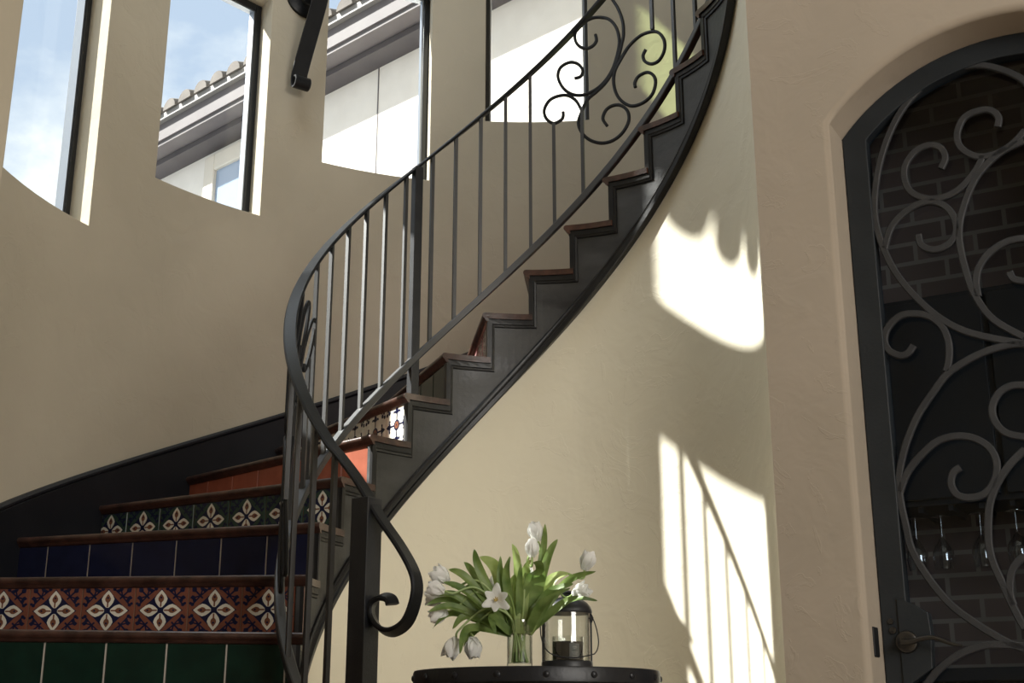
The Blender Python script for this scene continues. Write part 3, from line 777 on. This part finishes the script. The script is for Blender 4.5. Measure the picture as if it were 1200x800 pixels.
def cyl_sweep(mm, ac, w, h):
    v = catmull([(a * .781, c, 0) for a, c in ac], 6)
    q = [(p.x / .781, p.y) for p in v]
    pts = [P(a, .781, zline(a) + c) for a, c in q]; axs = []
    for i, p in enumerate(pts):
        t = (pts[min(i + 1, len(pts) - 1)] - pts[max(i - 1, 0)]).normalized()
        er = Vector((p.x - CX, p.y - CY, 0)).normalized(); er = (er - t * er.dot(t)).normalized()
        axs.append((er, t.cross(er)))
    mm.sweep(pts, axs, rect(w, h, .003))
a45 = on_cyl(649, 160, .781)[0]; a68 = on_cyl(683, 190, .781)[0]; a76 = on_cyl(764, 20, .781)[0]
for mirror in (lambda a: a, lambda a: D(250) - a):           # the lower panel is the mirror image of the upper one
    for cv in curves:
        m = MB(); cyl_sweep(m, [(mirror(a), max(min(c, HC - .012), BC + .010)) for a, c in cv], .013, .0125); m.build('scroll', M_IRON, rail, smooth=True)
    zc4 = min(c for _, c in U4[:5]); zc3 = max(c for a, c in U3[:12])
    lowc = lambda l, aa: min(l, key=lambda q: abs(q[0] - aa))[1]
    for aa, c0, c1_ in ((a45, BC, lowc(U4[:4], a45)), (a68, BC, lowc(U4[-2:], a68)), (a76, lowc(U3[5:10], a76), HC - .004)):
        a = mirror(aa); m = MB(); vbar(m, a, .781, zline(a) + c0, zline(a) + c1_, .0135); m.build('baluster', M_BAR, rail)

# ------------------------------------------------------------------ wall bracket (strap scroll on a round plate)
ab, zb_ = on_cyl(358, -2, R_OUT)
bi_ = -Vector((cos(ab), sin(ab), 0)); bt = Vector((-sin(ab), cos(ab), 0))
bp = P(ab, R_OUT, zb_)
sconce = thing('wall_bracket', bp, 'black iron strap bracket with round plate between second and third windows', 'wall bracket')
Mb = Matrix((bt, Vector((0, 0, 1)), bi_)).transposed()
m = MB(); m.lathe([(0, .03), (.06, .028), (.085, .022), (.105, .012), (.108, 0)], bp, 40, M=Mb)
m.lathe([(0, .05), (.03, .05), (.05, .04), (.055, .025)], bp, 32, M=Mb); m.build('back_plate', M_IRON, sconce, smooth=True)
a2, z2 = on_cyl(343, 95, R_OUT - .03); dz_ = zb_ - (z2 - .02)
ds = (.0, )
tilt = a2 - ab
prof = [(.215, .42), (.23, .30), (.225, .16), (.205, .02), (.17, -.14), (.125, -.28), (.085, -.40), (.066, -.47), (.064, -.51), (.078, -.535), (.102, -.535), (.115, -.515), (.110, -.493), (.095, -.486)]
sm = catmull([(x, y, 0) for x, y in prof], 6)
pts = []; axs = []
for i, q in enumerate(sm):
    pts.append(bp + bi_ * q.x + Vector((0, 0, q.y)) + bt * (.042 * min(1, -q.y / .45) if q.y < 0 else 0))
for i, p in enumerate(pts):
    t = (pts[min(i + 1, len(pts) - 1)] - pts[max(i - 1, 0)]).normalized(); axs.append((bt, t.cross(bt)))
m = MB(); m.sweep(pts, axs, rect(.08, .010, .002)); m.build('strap_arm', M_IRON, sconce, smooth=True)
m = MB(); m.tube([bp + bi_ * .02, bp + bi_ * .22], .016, 12); m.build('mounting_stem', M_IRON, sconce, smooth=True)

# ------------------------------------------------------------------ table, vase, lantern
TX, TY, TZ = .056, 3.05, .747; TR = .28
M_TBL = noise_mat('table_black_metal', (.007, .008, .011), (.012, .013, .016), 10, .38, .06, 90, spec=.4)
table = thing('drum_table', (TX, TY, 0), 'round black drum table with riveted metal rim under the tulips', 'table')
m = MB(); m.lathe([(0, TZ - .02), (TR - .004, TZ - .02), (TR - .004, TZ), (TR - .010, TZ + .0005), (0, TZ + .0005)], (TX, TY, 0), 96); m.build('tabletop', M_TBL, table, smooth=True)
m = MB(); m.lathe([(TR - .003, TZ - .030), (TR + .001, TZ - .030), (TR + .001, TZ - .003), (TR - .001, TZ + .001), (TR - .004, TZ + .001)], (TX, TY, 0), 96)
for i in range(17):
    a = 2 * pi * i / 17 + D(-90) + .055; er = Vector((cos(a), sin(a), 0)); et = Vector((-sin(a), cos(a), 0))
    Mr = Matrix((et, Vector((0, 0, 1)), er)).transposed()
    m.lathe([(0, .0045), (.004, .004), (.0068, .002), (.0072, 0)], Vector((TX, TY, TZ - .0155)) + er * (TR + .001), 12, M=Mr)
plabel(m.build('riveted_rim', M_TBL, table, smooth=True), 'black metal band with round rivet heads')
m = MB(); m.lathe([(TR - .018, TZ - .02), (TR - .018, TZ - .05), (TR - .05, TZ - .40), (TR - .06, .10), (TR - .03, .02), (TR - .03, 0), (0, 0)], (TX, TY, 0), 72); m.build('drum_body', M_TBL, table, smooth=True)
VX, VY = .017, 2.96; VZ = TZ + .0015
M_GL = glass_thin('clear_glass', (.965, .975, .965), .14)
M_WATER = glass_thin('vase_water', (.93, .965, .93), .02)
vase = thing('glass_vase', (VX, VY, VZ), 'clear straight-sided glass vase holding white tulips', 'vase')
VR, VH = .0285, .108
m = MB(); m.lathe([(0, 0), (VR - .001, 0), (VR, .002), (VR, VH), (VR - .0015, VH + .001), (VR - .0028, VH), (VR - .0028, .014), (0, .013)], (VX, VY, VZ), 48); m.build('vase_glass', M_GL, vase, smooth=True)
m = MB(); m.lathe([(0, .0135), (VR - .0034, .0145), (VR - .0034, .072), (0, .072)], (VX, VY, VZ), 40); m.build('water', M_WATER, vase, smooth=True)

LX, LY = .1255, 3.03
lan = thing('candle_lantern', (LX, LY, VZ), 'black metal lantern with clear glass cylinder and domed lid beside the vase', 'lantern')
M_LAN = mat('lantern_black', (.016, .017, .020), .45)
S = LY / 2.95
m = MB(); m.lathe([(0, 0), (.0565, 0), (.0585, .002), (.0585, .019), (.0565, .022), (0, .022)], (LX, LY, VZ), 56); m.build('lantern_base', M_LAN, lan, smooth=True)
m = MB(); m.lathe([(.054, .0225), (.054, .128), (.0522, .128), (.0522, .0225)], (LX, LY, VZ), 56); m.build('glass_cylinder', M_GL, lan, smooth=True)
m = MB(); m.lathe([(0, .128), (.0575, .128), (.0585, .130), (.0585, .134), (.056, .142), (.048, .152), (.036, .160), (.022, .164), (.012, .165), (.012, .172), (.016, .176), (.012, .180), (0, .181)], (LX, LY, VZ), 56); m.build('domed_lid', M_LAN, lan, smooth=True)
for sg in (-1, 1):
    m = MB(); x = LX + sg * .0555
    m.tube([(x, LY - .004, VZ + .02), (x, LY - .004, VZ + .13)], .0017, 8)
    m.tube([(x, LY - .004, VZ + .108), (x + sg * .004, LY - .005, VZ + .118), (x, LY - .004, VZ + .126)], .0022, 6)
    m.build('side_rod', M_LAN, lan)
m = MB()
lp_ = [(-.0575, .118), (-.0600, .105), (-.0590, .085), (-.052, .06), (-.045, .045), (-.030, .030)]
wire = [(LX + .0565, LY - .01, VZ + .118), (LX + .0605, LY - .02, VZ + .112), (LX + .0665, LY - .036, VZ + .088), (LX + .0690, LY - .045, VZ + .062), (LX + .0650, LY - .055, VZ + .044), (LX + .0585, LY - .06, VZ + .035)]
m.tube(catmull(wire, 5), .0014, 7)
wire = [(LX - .0565, LY - .01, VZ + .118), (LX - .0605, LY - .02, VZ + .105), (LX - .0600, LY - .04, VZ + .075), (LX - .050, LY - .058, VZ + .046), (LX - .028, LY - .066, VZ + .031), (LX + .02, LY - .068, VZ + .027), (LX + .0585, LY - .06, VZ + .035)]
m.tube(catmull(wire, 5), .0014, 7)
m.build('wire_handle', M_LAN, lan)
cj = thing('jar_candle', (LX + .002, LY, VZ + .022), 'dark jar candle with a small label inside the lantern', 'candle')
M_JAR = mat('smoky_jar', (.020, .022, .022), .12, coat=.5); M_LBL = mat('charcoal_label', (.10, .105, .105), .55); M_INK = mat('label_print', (.36, .36, .34), .5); M_WAX = mat('wax', (.5, .48, .42), .5)
m = MB(); m.lathe([(0, .001), (.034, .001), (.036, .003), (.036, .043)], (LX + .002, LY, VZ + .022), 40); m.build('jar_body', M_JAR, cj, smooth=True)
m = MB(); m.lathe([(.0362, .043), (.0362, .055), (.0345, .055), (.0345, .043)], (LX + .002, LY, VZ + .022), 40); m.build('jar_rim', M_GL, cj, smooth=True)
m = MB(); m.lathe([(0, .0428), (.0345, .0428)], (LX + .002, LY, VZ + .022), 32); m.build('wax', M_WAX, cj)
m = MB()
def jp(th, z, r): return (LX + .002 + r * sin(th), LY - r * cos(th), VZ + .022 + z)
n = 8; t0_, t1_ = .05, .75
m.rings([[jp(t0_ + (t1_ - t0_) * i / n, .004, .0364), jp(t0_ + (t1_ - t0_) * i / n, .038, .0364)] for i in range(n + 1)], False, False, 0)
for z, w in ((.031, .22), (.029, .30), (.026, .18), (.018, .42), (.014, .34), (.009, .40)):
    c = (t0_ + t1_) / 2
    m.rings([[jp(c - w / 2 + w * i / 4, z, .0367), jp(c - w / 2 + w * i / 4, z + .0010, .0367)] for i in range(5)], False, False, 1)
m.build('jar_label', [M_LBL, M_INK], cj)

# ------------------------------------------------------------------ tulips
M_PET = leafy('white_petal', (.92, .92, .89), (.96, .96, .94), .42)
M_STEM = leafy('tulip_stem', (.24, .34, .10), (.33, .42, .15), .15)
M_LEAF = leafy('tulip_leaf', (.12, .20, .045), (.24, .33, .10), .42)
M_LEAF_LIT = leafy('tulip_leaf_backlit', (.34, .46, .13), (.48, .58, .22), .45)  # paler leaf copy, the glow of backlit leaves is put into the colour
M_ANTH = mat('anther', (.55, .42, .12), .7)
Z4 = lambda x, y: (470 + x / 3.75, 590 + y / 3.75)
def petal(mb, c, axis, side, L_, W_, open_, curl, m=0):
    """cupped petal rooted at c; axis = flower axis, side = direction away from the axis"""
    tan = axis.cross(side); nl, nw = 9, 6; g = []
    for i in range(nl + 1):
        s = i / nl
        rad = (.30 * sin(min(1, s * 1.7) * pi / 2) + open_ * s * s + (curl if open_ > .5 else -.16) * s ** 4) * L_
        hgt = L_ * (s - .12 * open_ * s * s - .35 * max(0, open_ - .5) * s * s)
        w = W_ * (sin(pi * min(1, s * .84 + .06)) ** .7)
        if i == nl: w = W_ * .42
        row = []
        for j in range(nw + 1):
            q = (j / nw - .5) * 2
            row.append(c + axis * (hgt - .04 * L_ * q * q * s - .10 * L_ * q * q * max(0, s - .7) / .3) + side * (rad - .16 * W_ * q * q * (1.2 - .5 * open_)) + tan * (w * q / 2))
        g.append(row)
    mb.rings(g, False, False, m)
def leafmesh(base, mid, tip, w, face, fold=.25, n=14, twist=0.0):
    m = MB(); sp = catmull([base, mid, tip], n); g = []
    N_ = len(sp) - 1
    for i, p in enumerate(sp):
        s = i / N_; t = (sp[min(i + 1, N_)] - sp[max(i - 1, 0)]).normalized()
        f = (face - t * face.dot(t)).normalized(); sd = t.cross(f)
        an = twist * (s - .3); f2 = f * cos(an) + sd * sin(an); sd2 = sd * cos(an) - f * sin(an)
        ww = w * max(.02, (sin(pi * min(1, .12 + .88 * s) ** .8) ** .75))
        if i == N_: ww = w * .03
        row = []
        for j in range(5):
            q = (j - 2) / 2
            row.append(p + sd2 * (q * ww / 2) - f2 * (fold * ww * .5 * (1 - abs(q)) - 0) + f2 * (.0015 * sin(9 * s + q)))
        g.append(row)
    m.rings(g, False, False); return m
DEPT = 2.96
# head px, direction of the flower axis in the view (dx,dy up), toward camera, open, size, depth, label
TUL = [
    ((592, 120), (-.22, 1, .15), .16, 1.05, 2.96, 'topmost white tulip, cup tilted left above the bunch'),
    ((576, 192), (.02, 1, .1), .02, .95, 2.93, 'narrow upright white tulip just under the topmost bloom'),
    ((820, 248), (.35, 1, .1), .12, 1.05, 3.00, 'white tulip leaning right on a bare stem above the lantern'),
    ((790, 385), (.75, .25, .45), .30, .95, 2.98, 'white tulip resting over the lantern lid among leaves'),
    ((417, 421), (-.05, .05, 1), .95, 1.0, 2.86, 'wide open white tulip facing forward with a yellow centre'),
    ((172, 314), (-.75, .55, .25), .26, 1.05, 2.93, 'uppermost white tulip of the cluster at far left of the bunch'),
    ((150, 372), (-1, .25, .15), .20, .95, 2.90, 'white tulip second from top in the far left cluster'),
    ((142, 418), (-1, -.05, .0), .14, .95, 2.97, 'white tulip half hidden behind leaf tips at far left'),
    ((162, 488), (-.9, -.35, .25), .20, .98, 2.92, 'lowest white tulip of the far left cluster, drooping slightly'),
    ((224, 634), (-.35, -.9, .15), .20, 1.05, 2.90, 'drooping white tulip hanging lowest on the left'),
    ((318, 636), (.05, -1, .15), .15, 1.10, 2.92, 'drooping white tulip hanging lowest, nearer the vase'),
    ((414, 352), (-.2, .9, -.3), .25, .85, 3.02, 'small white tulip peeping out behind the forward-facing one'),
    ((556, 318), (.05, 1, 0), .10, .90, 3.01, 'white tulip mostly buried in leaves above the vase'),
]
LEAVES = [  # owner, mid, tip, width(px in the crop), backlit colour, depth
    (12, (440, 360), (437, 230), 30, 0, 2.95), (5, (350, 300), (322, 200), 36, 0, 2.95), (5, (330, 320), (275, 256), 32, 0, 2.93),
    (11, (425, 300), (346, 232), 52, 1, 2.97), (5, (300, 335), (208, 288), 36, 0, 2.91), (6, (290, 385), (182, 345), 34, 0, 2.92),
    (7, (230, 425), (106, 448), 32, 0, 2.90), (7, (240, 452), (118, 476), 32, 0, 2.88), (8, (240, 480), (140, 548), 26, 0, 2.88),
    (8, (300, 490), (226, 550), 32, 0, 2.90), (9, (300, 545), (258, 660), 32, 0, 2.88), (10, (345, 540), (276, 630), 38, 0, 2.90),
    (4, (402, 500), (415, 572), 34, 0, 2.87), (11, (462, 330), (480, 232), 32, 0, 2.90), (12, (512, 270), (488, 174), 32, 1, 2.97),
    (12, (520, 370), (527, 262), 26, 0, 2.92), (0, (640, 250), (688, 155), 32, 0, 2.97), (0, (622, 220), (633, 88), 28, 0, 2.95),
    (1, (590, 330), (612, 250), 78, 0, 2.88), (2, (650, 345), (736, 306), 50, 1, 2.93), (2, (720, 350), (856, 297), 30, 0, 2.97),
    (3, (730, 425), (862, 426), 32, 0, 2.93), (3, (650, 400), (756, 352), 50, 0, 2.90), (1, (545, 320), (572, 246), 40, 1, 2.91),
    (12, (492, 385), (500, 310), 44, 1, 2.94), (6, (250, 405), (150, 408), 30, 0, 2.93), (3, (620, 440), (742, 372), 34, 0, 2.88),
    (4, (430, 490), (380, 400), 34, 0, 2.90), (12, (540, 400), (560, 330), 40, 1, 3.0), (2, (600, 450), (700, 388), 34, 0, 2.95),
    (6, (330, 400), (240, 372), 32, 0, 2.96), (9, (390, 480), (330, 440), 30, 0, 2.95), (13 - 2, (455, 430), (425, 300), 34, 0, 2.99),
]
tul_roots = []
mouth = Vector((VX, VY, VZ + VH))
for n, (c, dr, op, sz, dep, lab) in enumerate(TUL):
    hc_ = at(*Z4(*c), dep)
    axis = Vector((dr[0], -dr[2], dr[1])).normalized()
    ang = n * 2.399; rb = .013 + .006 * (n % 3) / 2
    foot = Vector((VX + rb * cos(ang), VY + rb * sin(ang), VZ + .016))
    lip = Vector((VX + .017 * cos(ang + 2.6), VY + .017 * sin(ang + 2.6), VZ + VH))
    dirn = (hc_ - mouth); lip = mouth + Vector((max(-.018, min(.018, dirn.x * .2)), max(-.018, min(.018, dirn.y * .2 + .008 * cos(ang))), 0))
    ctrl = mouth.lerp(hc_, .5) + Vector((0, 0, .035 + .02 * (1 if dr[1] < 0 else 0)))
    HL = (.046 if op < .6 else .027) * sz
    basec = hc_ - axis * HL * .5
    stem = catmull([foot, lip, ctrl, basec - axis * .02, basec], 9)
    root = thing('tulip', foot, lab, 'flower', 'white tulips in the glass vase'); tul_roots.append(root)
    m = MB(); m.tube(stem, [.0030 - .0007 * i / len(stem) for i in range(len(stem))], 8); m.build('stem', M_STEM, root, smooth=True)
    s0 = axis.orthogonal().normalized(); s1 = axis.cross(s0); m = MB()
    for q in range(6):
        th = q * pi / 3 + n * .7; sd = s0 * cos(th) + s1 * sin(th)
        petal(m, basec, axis, sd, HL * (1 if q % 2 else .95) * random.uniform(.94, 1.04), HL * (.74 if op < .6 else .78), op * (1.0 if q % 2 else .8) + random.uniform(-.04, .05), .05)
    if op > .6:
        for q in range(6):
            th = q * pi / 3; p0 = basec + axis * .004
            m.tube([p0, p0 + axis * .014 + (s0 * cos(th) + s1 * sin(th)) * .005], .0011, 5, 1)
        m.tube([basec, basec + axis * .014], .0022, 6, 1)
    m.build('blossom', [M_PET, M_ANTH], root, smooth=True)
for (own, mid, tip, w, br_, dep) in LEAVES:
    own = min(own, 12); root = tul_roots[own]
    tp = at(*Z4(*tip), dep + random.uniform(-.03, .03)); md = at(*Z4(*mid), (dep + VY) / 2 + random.uniform(-.02, .02))
    bs = mouth + Vector((max(-.018, min(.018, (md.x - VX) * .35)), random.uniform(-.012, .012), -.03))
    face = Vector((random.uniform(-.35, .35), -1, random.uniform(.0, .6))).normalized()
    lm = leafmesh(bs, md, tp, w / 3.75 * 2.95 / FPX * 1.2, face, fold=random.uniform(.12, .35), twist=random.uniform(-.9, .9))
    lm.build('leaf', M_LEAF_LIT if br_ else M_LEAF, root, smooth=True)

# ------------------------------------------------------------------ neighbouring house
HD = Vector((.728, -.685, 0)); HN = Vector((-.685, -.728, 0))
q = at(436, 84, 9.5); HO = Vector((q.x, q.y, 0)); ZS = q.z
def Hh(s, z, o=0): return HO + HD * s + Vector((0, 0, z)) + HN * o
def onh(px, py, off=0):
    d = ray(px, py); b0 = Hh(0, 0, off) - Vector((0, 0, EYE)); k = b0.dot(HN) / d.dot(HN); p = d * k
    return (p - b0).dot(HD), p.z + EYE
M_HW = noise_mat('neighbour_stucco', (.84, .79, .71), (.89, .84, .76), 6, .9, .04, 12)
M_HT = mat('house_window_trim', (.72, .66, .56), .8)
M_EAVE = noise_mat('eave_brown', (.085, .075, .078), (.105, .093, .095), 3, .7)
M_EAVE2 = noise_mat('fascia_brown', (.125, .11, .112), (.15, .135, .135), 3, .7)
M_GUT = mat('gutter_tan', (.24, .225, .21), .6)
M_TILE = noise_mat('roof_tile', (.12, .105, .092), (.17, .15, .13), 5, .85)
M_HGL = mat('house_window_glass', (.30, .38, .50), .08, .0, spec=.8)
house = thing('neighbour_house', Hh(0, 0), 'stucco house with barrel tile roof outside the tower windows', 'house')
S0, S1 = onh(140, 236)[0], 5.0
wn = [onh(*p) for p in [(252, 185), (262, 250)]]
ws0 = onh(252, 215)[0]; wz1 = onh(256, 186)[1]
m = MB()
def hbox(mm, s0, s1, z0, z1, o0, o1, mi=0):
    vs = [Hh(s, z, o_) for o_ in (o0, o1) for z in (z0, z1) for s in (s0, s1)]
    mm.add(vs, [(0, 1, 3, 2), (4, 6, 7, 5), (0, 4, 5, 1), (2, 3, 7, 6), (0, 2, 6, 4), (1, 5, 7, 3)], mi)
hbox(m, S0, S1, 0, ZS + .05, -.25, 0); m.build('house_wall', M_HW, house)
js = onh(442, 150)[0]
m = MB(); hbox(m, js - .006, js + .006, 0, ZS, -.01, .004); m.build('stucco_joint', M_EAVE2, house)
OV = .36
m = MB(); hbox(m, S0 - .3, S1 + .3, ZS, ZS + .05, -.2, OV * .55); plabel(m.build('soffit', M_EAVE, house), 'dark brown soffit boards')
m = MB(); hbox(m, S0 - .3, S1 + .3, ZS + .055, ZS + .10, -.2, OV); plabel(m.build('soffit', M_EAVE2, house), 'lighter outer soffit board')
m = MB(); hbox(m, S0 - .3, S1 + .3, ZS + .095, ZS + .30, OV - .02, OV + .02); m.build('fascia', M_EAVE2, house)
m = MB(); hbox(m, S0 - .3, S1 + .3, ZS + .26, ZS + .32, OV + .02, OV + .07); m.build('gutter', M_GUT, house)
m = MB(); SL = .33; ns = int((S1 - S0 + .6) / .25)
for i in range(ns):
    s = S0 - .3 + .25 * i
    for row in range(7):
        o0 = OV + .10 - row * .38; z0 = ZS + .335 + row * .38 * SL; ra = []; rb_ = []
        for j in range(9):
            th = pi * j / 8
            ra.append(Hh(s + .125 - .098 * cos(th), z0 - .02 + .095 * sin(th), o0)); rb_.append(Hh(s + .125 - .082 * cos(th), z0 - .02 + .42 * SL + .08 * sin(th), o0 - .42))
        m.prism(ra, rb_)
m.add([Hh(S0 - .3, ZS + .32, OV + .05), Hh(S1 + .3, ZS + .32, OV + .05), Hh(S1 + .3, ZS + .32 + 2.7 * SL, OV - 2.65), Hh(S0 - .3, ZS + .32 + 2.7 * SL, OV - 2.65)], [(0, 1, 2, 3)])
m.build('tile_roof', M_TILE, house)
a_, z_a = onh(245, 188); b_ = a_ + 1.15; z_b = z_a - 1.5
m = MB()
for (s0, s1, z0, z1) in ((a_, a_ + .16, z_b, z_a), (b_ - .16, b_, z_b, z_a), (a_ + .16, b_ - .16, z_a - .16, z_a), (a_ + .16, b_ - .16, z_b, z_b + .16)): hbox(m, s0, s1, z0, z1, 0, .05)
fr = m.build('house_window', M_HT, house, bevel=.01)
m = MB(); hbox(m, a_ + .16, b_ - .16, z_b + .16, z_a - .16, .005, .015); pane = m.build('house_window_pane', M_HGL, fr)

# unseen tile row added outside the high window, only to trim the upper sun patch
M_RT = M_TILE
m = MB(); rk = [(146, 4.64), (190, 4.02)]
nn = 11
for i in range(nn):
    f = i / (nn - 1); a = D(rk[0][0] + (rk[1][0] - rk[0][0]) * f); z = EYE + rk[0][1] + .19 + (rk[1][1] - rk[0][1]) * f
    er = Vector((cos(a), sin(a), 0)); et = Vector((-sin(a), cos(a), 0)); c = P(a, R_OUT + .42, z); ra, rb_ = [], []
    for j in range(9):
        th = pi * j / 8; v = et * (.115 * cos(th)) - Vector((0, 0, .11 * sin(th)))
        ra.append(c + v); rb_.append(c + v * .85 + er * .45 + Vector((0, 0, .16)))
    m.prism(ra, rb_)
for i in range(nn - 1):
    f, g = i / (nn - 1), (i + 1) / (nn - 1); q = []
    for h_ in (f, g):
        a = D(rk[0][0] + (rk[1][0] - rk[0][0]) * h_); q.append((a, EYE + rk[0][1] + .10 + (rk[1][1] - rk[0][1]) * h_))
    m.add([P(q[0][0], R_OUT + .40, q[0][1]), P(q[1][0], R_OUT + .40, q[1][1]), P(q[1][0], R_OUT + .44, q[1][1] + .75), P(q[0][0], R_OUT + .44, q[0][1] + .75)], [(0, 1, 2, 3)])
o = m.build('sun_trim_tiles', M_RT); tag(o, 'unseen row of barrel tiles added outside the high window to shape the sun patch', 'sun blocker')

# ------------------------------------------------------------------ light
TAZ, TEL = R_(-2), math.atan(.87)
sun = bpy.data.lights.new('sun', 'SUN'); sun.energy = 15.0; sun.angle = R_(.9); sun.color = (1, .97, .92)
so = bpy.data.objects.new('sun', sun); dvec = Vector((cos(TAZ) * cos(TEL), sin(TAZ) * cos(TEL), -sin(TEL)))
so.rotation_euler = dvec.to_track_quat('-Z', 'Y').to_euler(); so.location = (-6, 4, 8); COL.objects.link(so)
def area(name, loc, target, sx, sy, e, col):
    l = bpy.data.lights.new(name, 'AREA'); l.shape = 'RECTANGLE'; l.size = sx; l.size_y = sy; l.energy = e; l.color = col
    o = bpy.data.objects.new(name, l); o.location = loc; o.rotation_euler = (Vector(target) - Vector(loc)).to_track_quat('-Z', 'Y').to_euler(); COL.objects.link(o); return o
area('tower_fill', (CX - 1.1, CY + .1, TOP - .35), (CX + .75, CY, 2.6), 1.5, 1.2, 32, (.82, .91, 1))  # added cool fill high in the tower, no real skylight there
area('room_fill', (3.4, -1.8, 2.5), (-.5, 4.2, 1.2), 3.0, 2.6, 235, (1, .96, .90))  # added warm fill behind the viewer, stands for no known window

w = bpy.data.worlds.new('sky'); bpy.context.scene.world = w; w.use_nodes = True; N = w.node_tree.nodes; L = w.node_tree.links
bg = N['Background']; tc = N.new('ShaderNodeTexCoord'); mp = N.new('ShaderNodeMapping'); mp.inputs['Scale'].default_value = (1, 1, 1.6); mp.inputs['Location'].default_value = (.35, .2, .1)
L.new(tc.outputs['Generated'], mp.inputs['Vector'])
no = N.new('ShaderNodeTexNoise'); no.inputs['Scale'].default_value = 3.6; no.inputs['Detail'].default_value = 7; no.inputs['Roughness'].default_value = .55
L.new(mp.outputs['Vector'], no.inputs['Vector'])
cr = N.new('ShaderNodeValToRGB'); e = cr.color_ramp.elements; e[0].position = .40; e[0].color = (.40, .49, .62, 1); e[1].position = .53; e[1].color = (.80, .82, .84, 1)
x = e.new(.47); x.color = (.58, .645, .72, 1)
L.new(no.outputs['Fac'], cr.inputs['Fac']); L.new(cr.outputs['Color'], bg.inputs['Color']); bg.inputs['Strength'].default_value = 1.5

# ------------------------------------------------------------------ camera
cam = bpy.data.cameras.new('camera'); cam.sensor_width = 36; cam.lens = 36 * FPX / 1200; cam.clip_start = .05
co = bpy.data.objects.new('camera', cam); co.location = (0, 0, EYE); co.rotation_euler = (pi / 2 + PITCH, 0, 0); COL.objects.link(co)
sc = bpy.context.scene; sc.camera = co
sc.view_settings.view_transform = 'Standard'; sc.view_settings.look = 'None'; sc.view_settings.exposure = 0
sc.cycles.use_denoising = True; sc.cycles.max_bounces = 8; sc.cycles.caustics_reflective = False; sc.cycles.caustics_refractive = False
sc.cycles.sample_clamp_indirect = 6; sc.cycles.transparent_max_bounces = 24
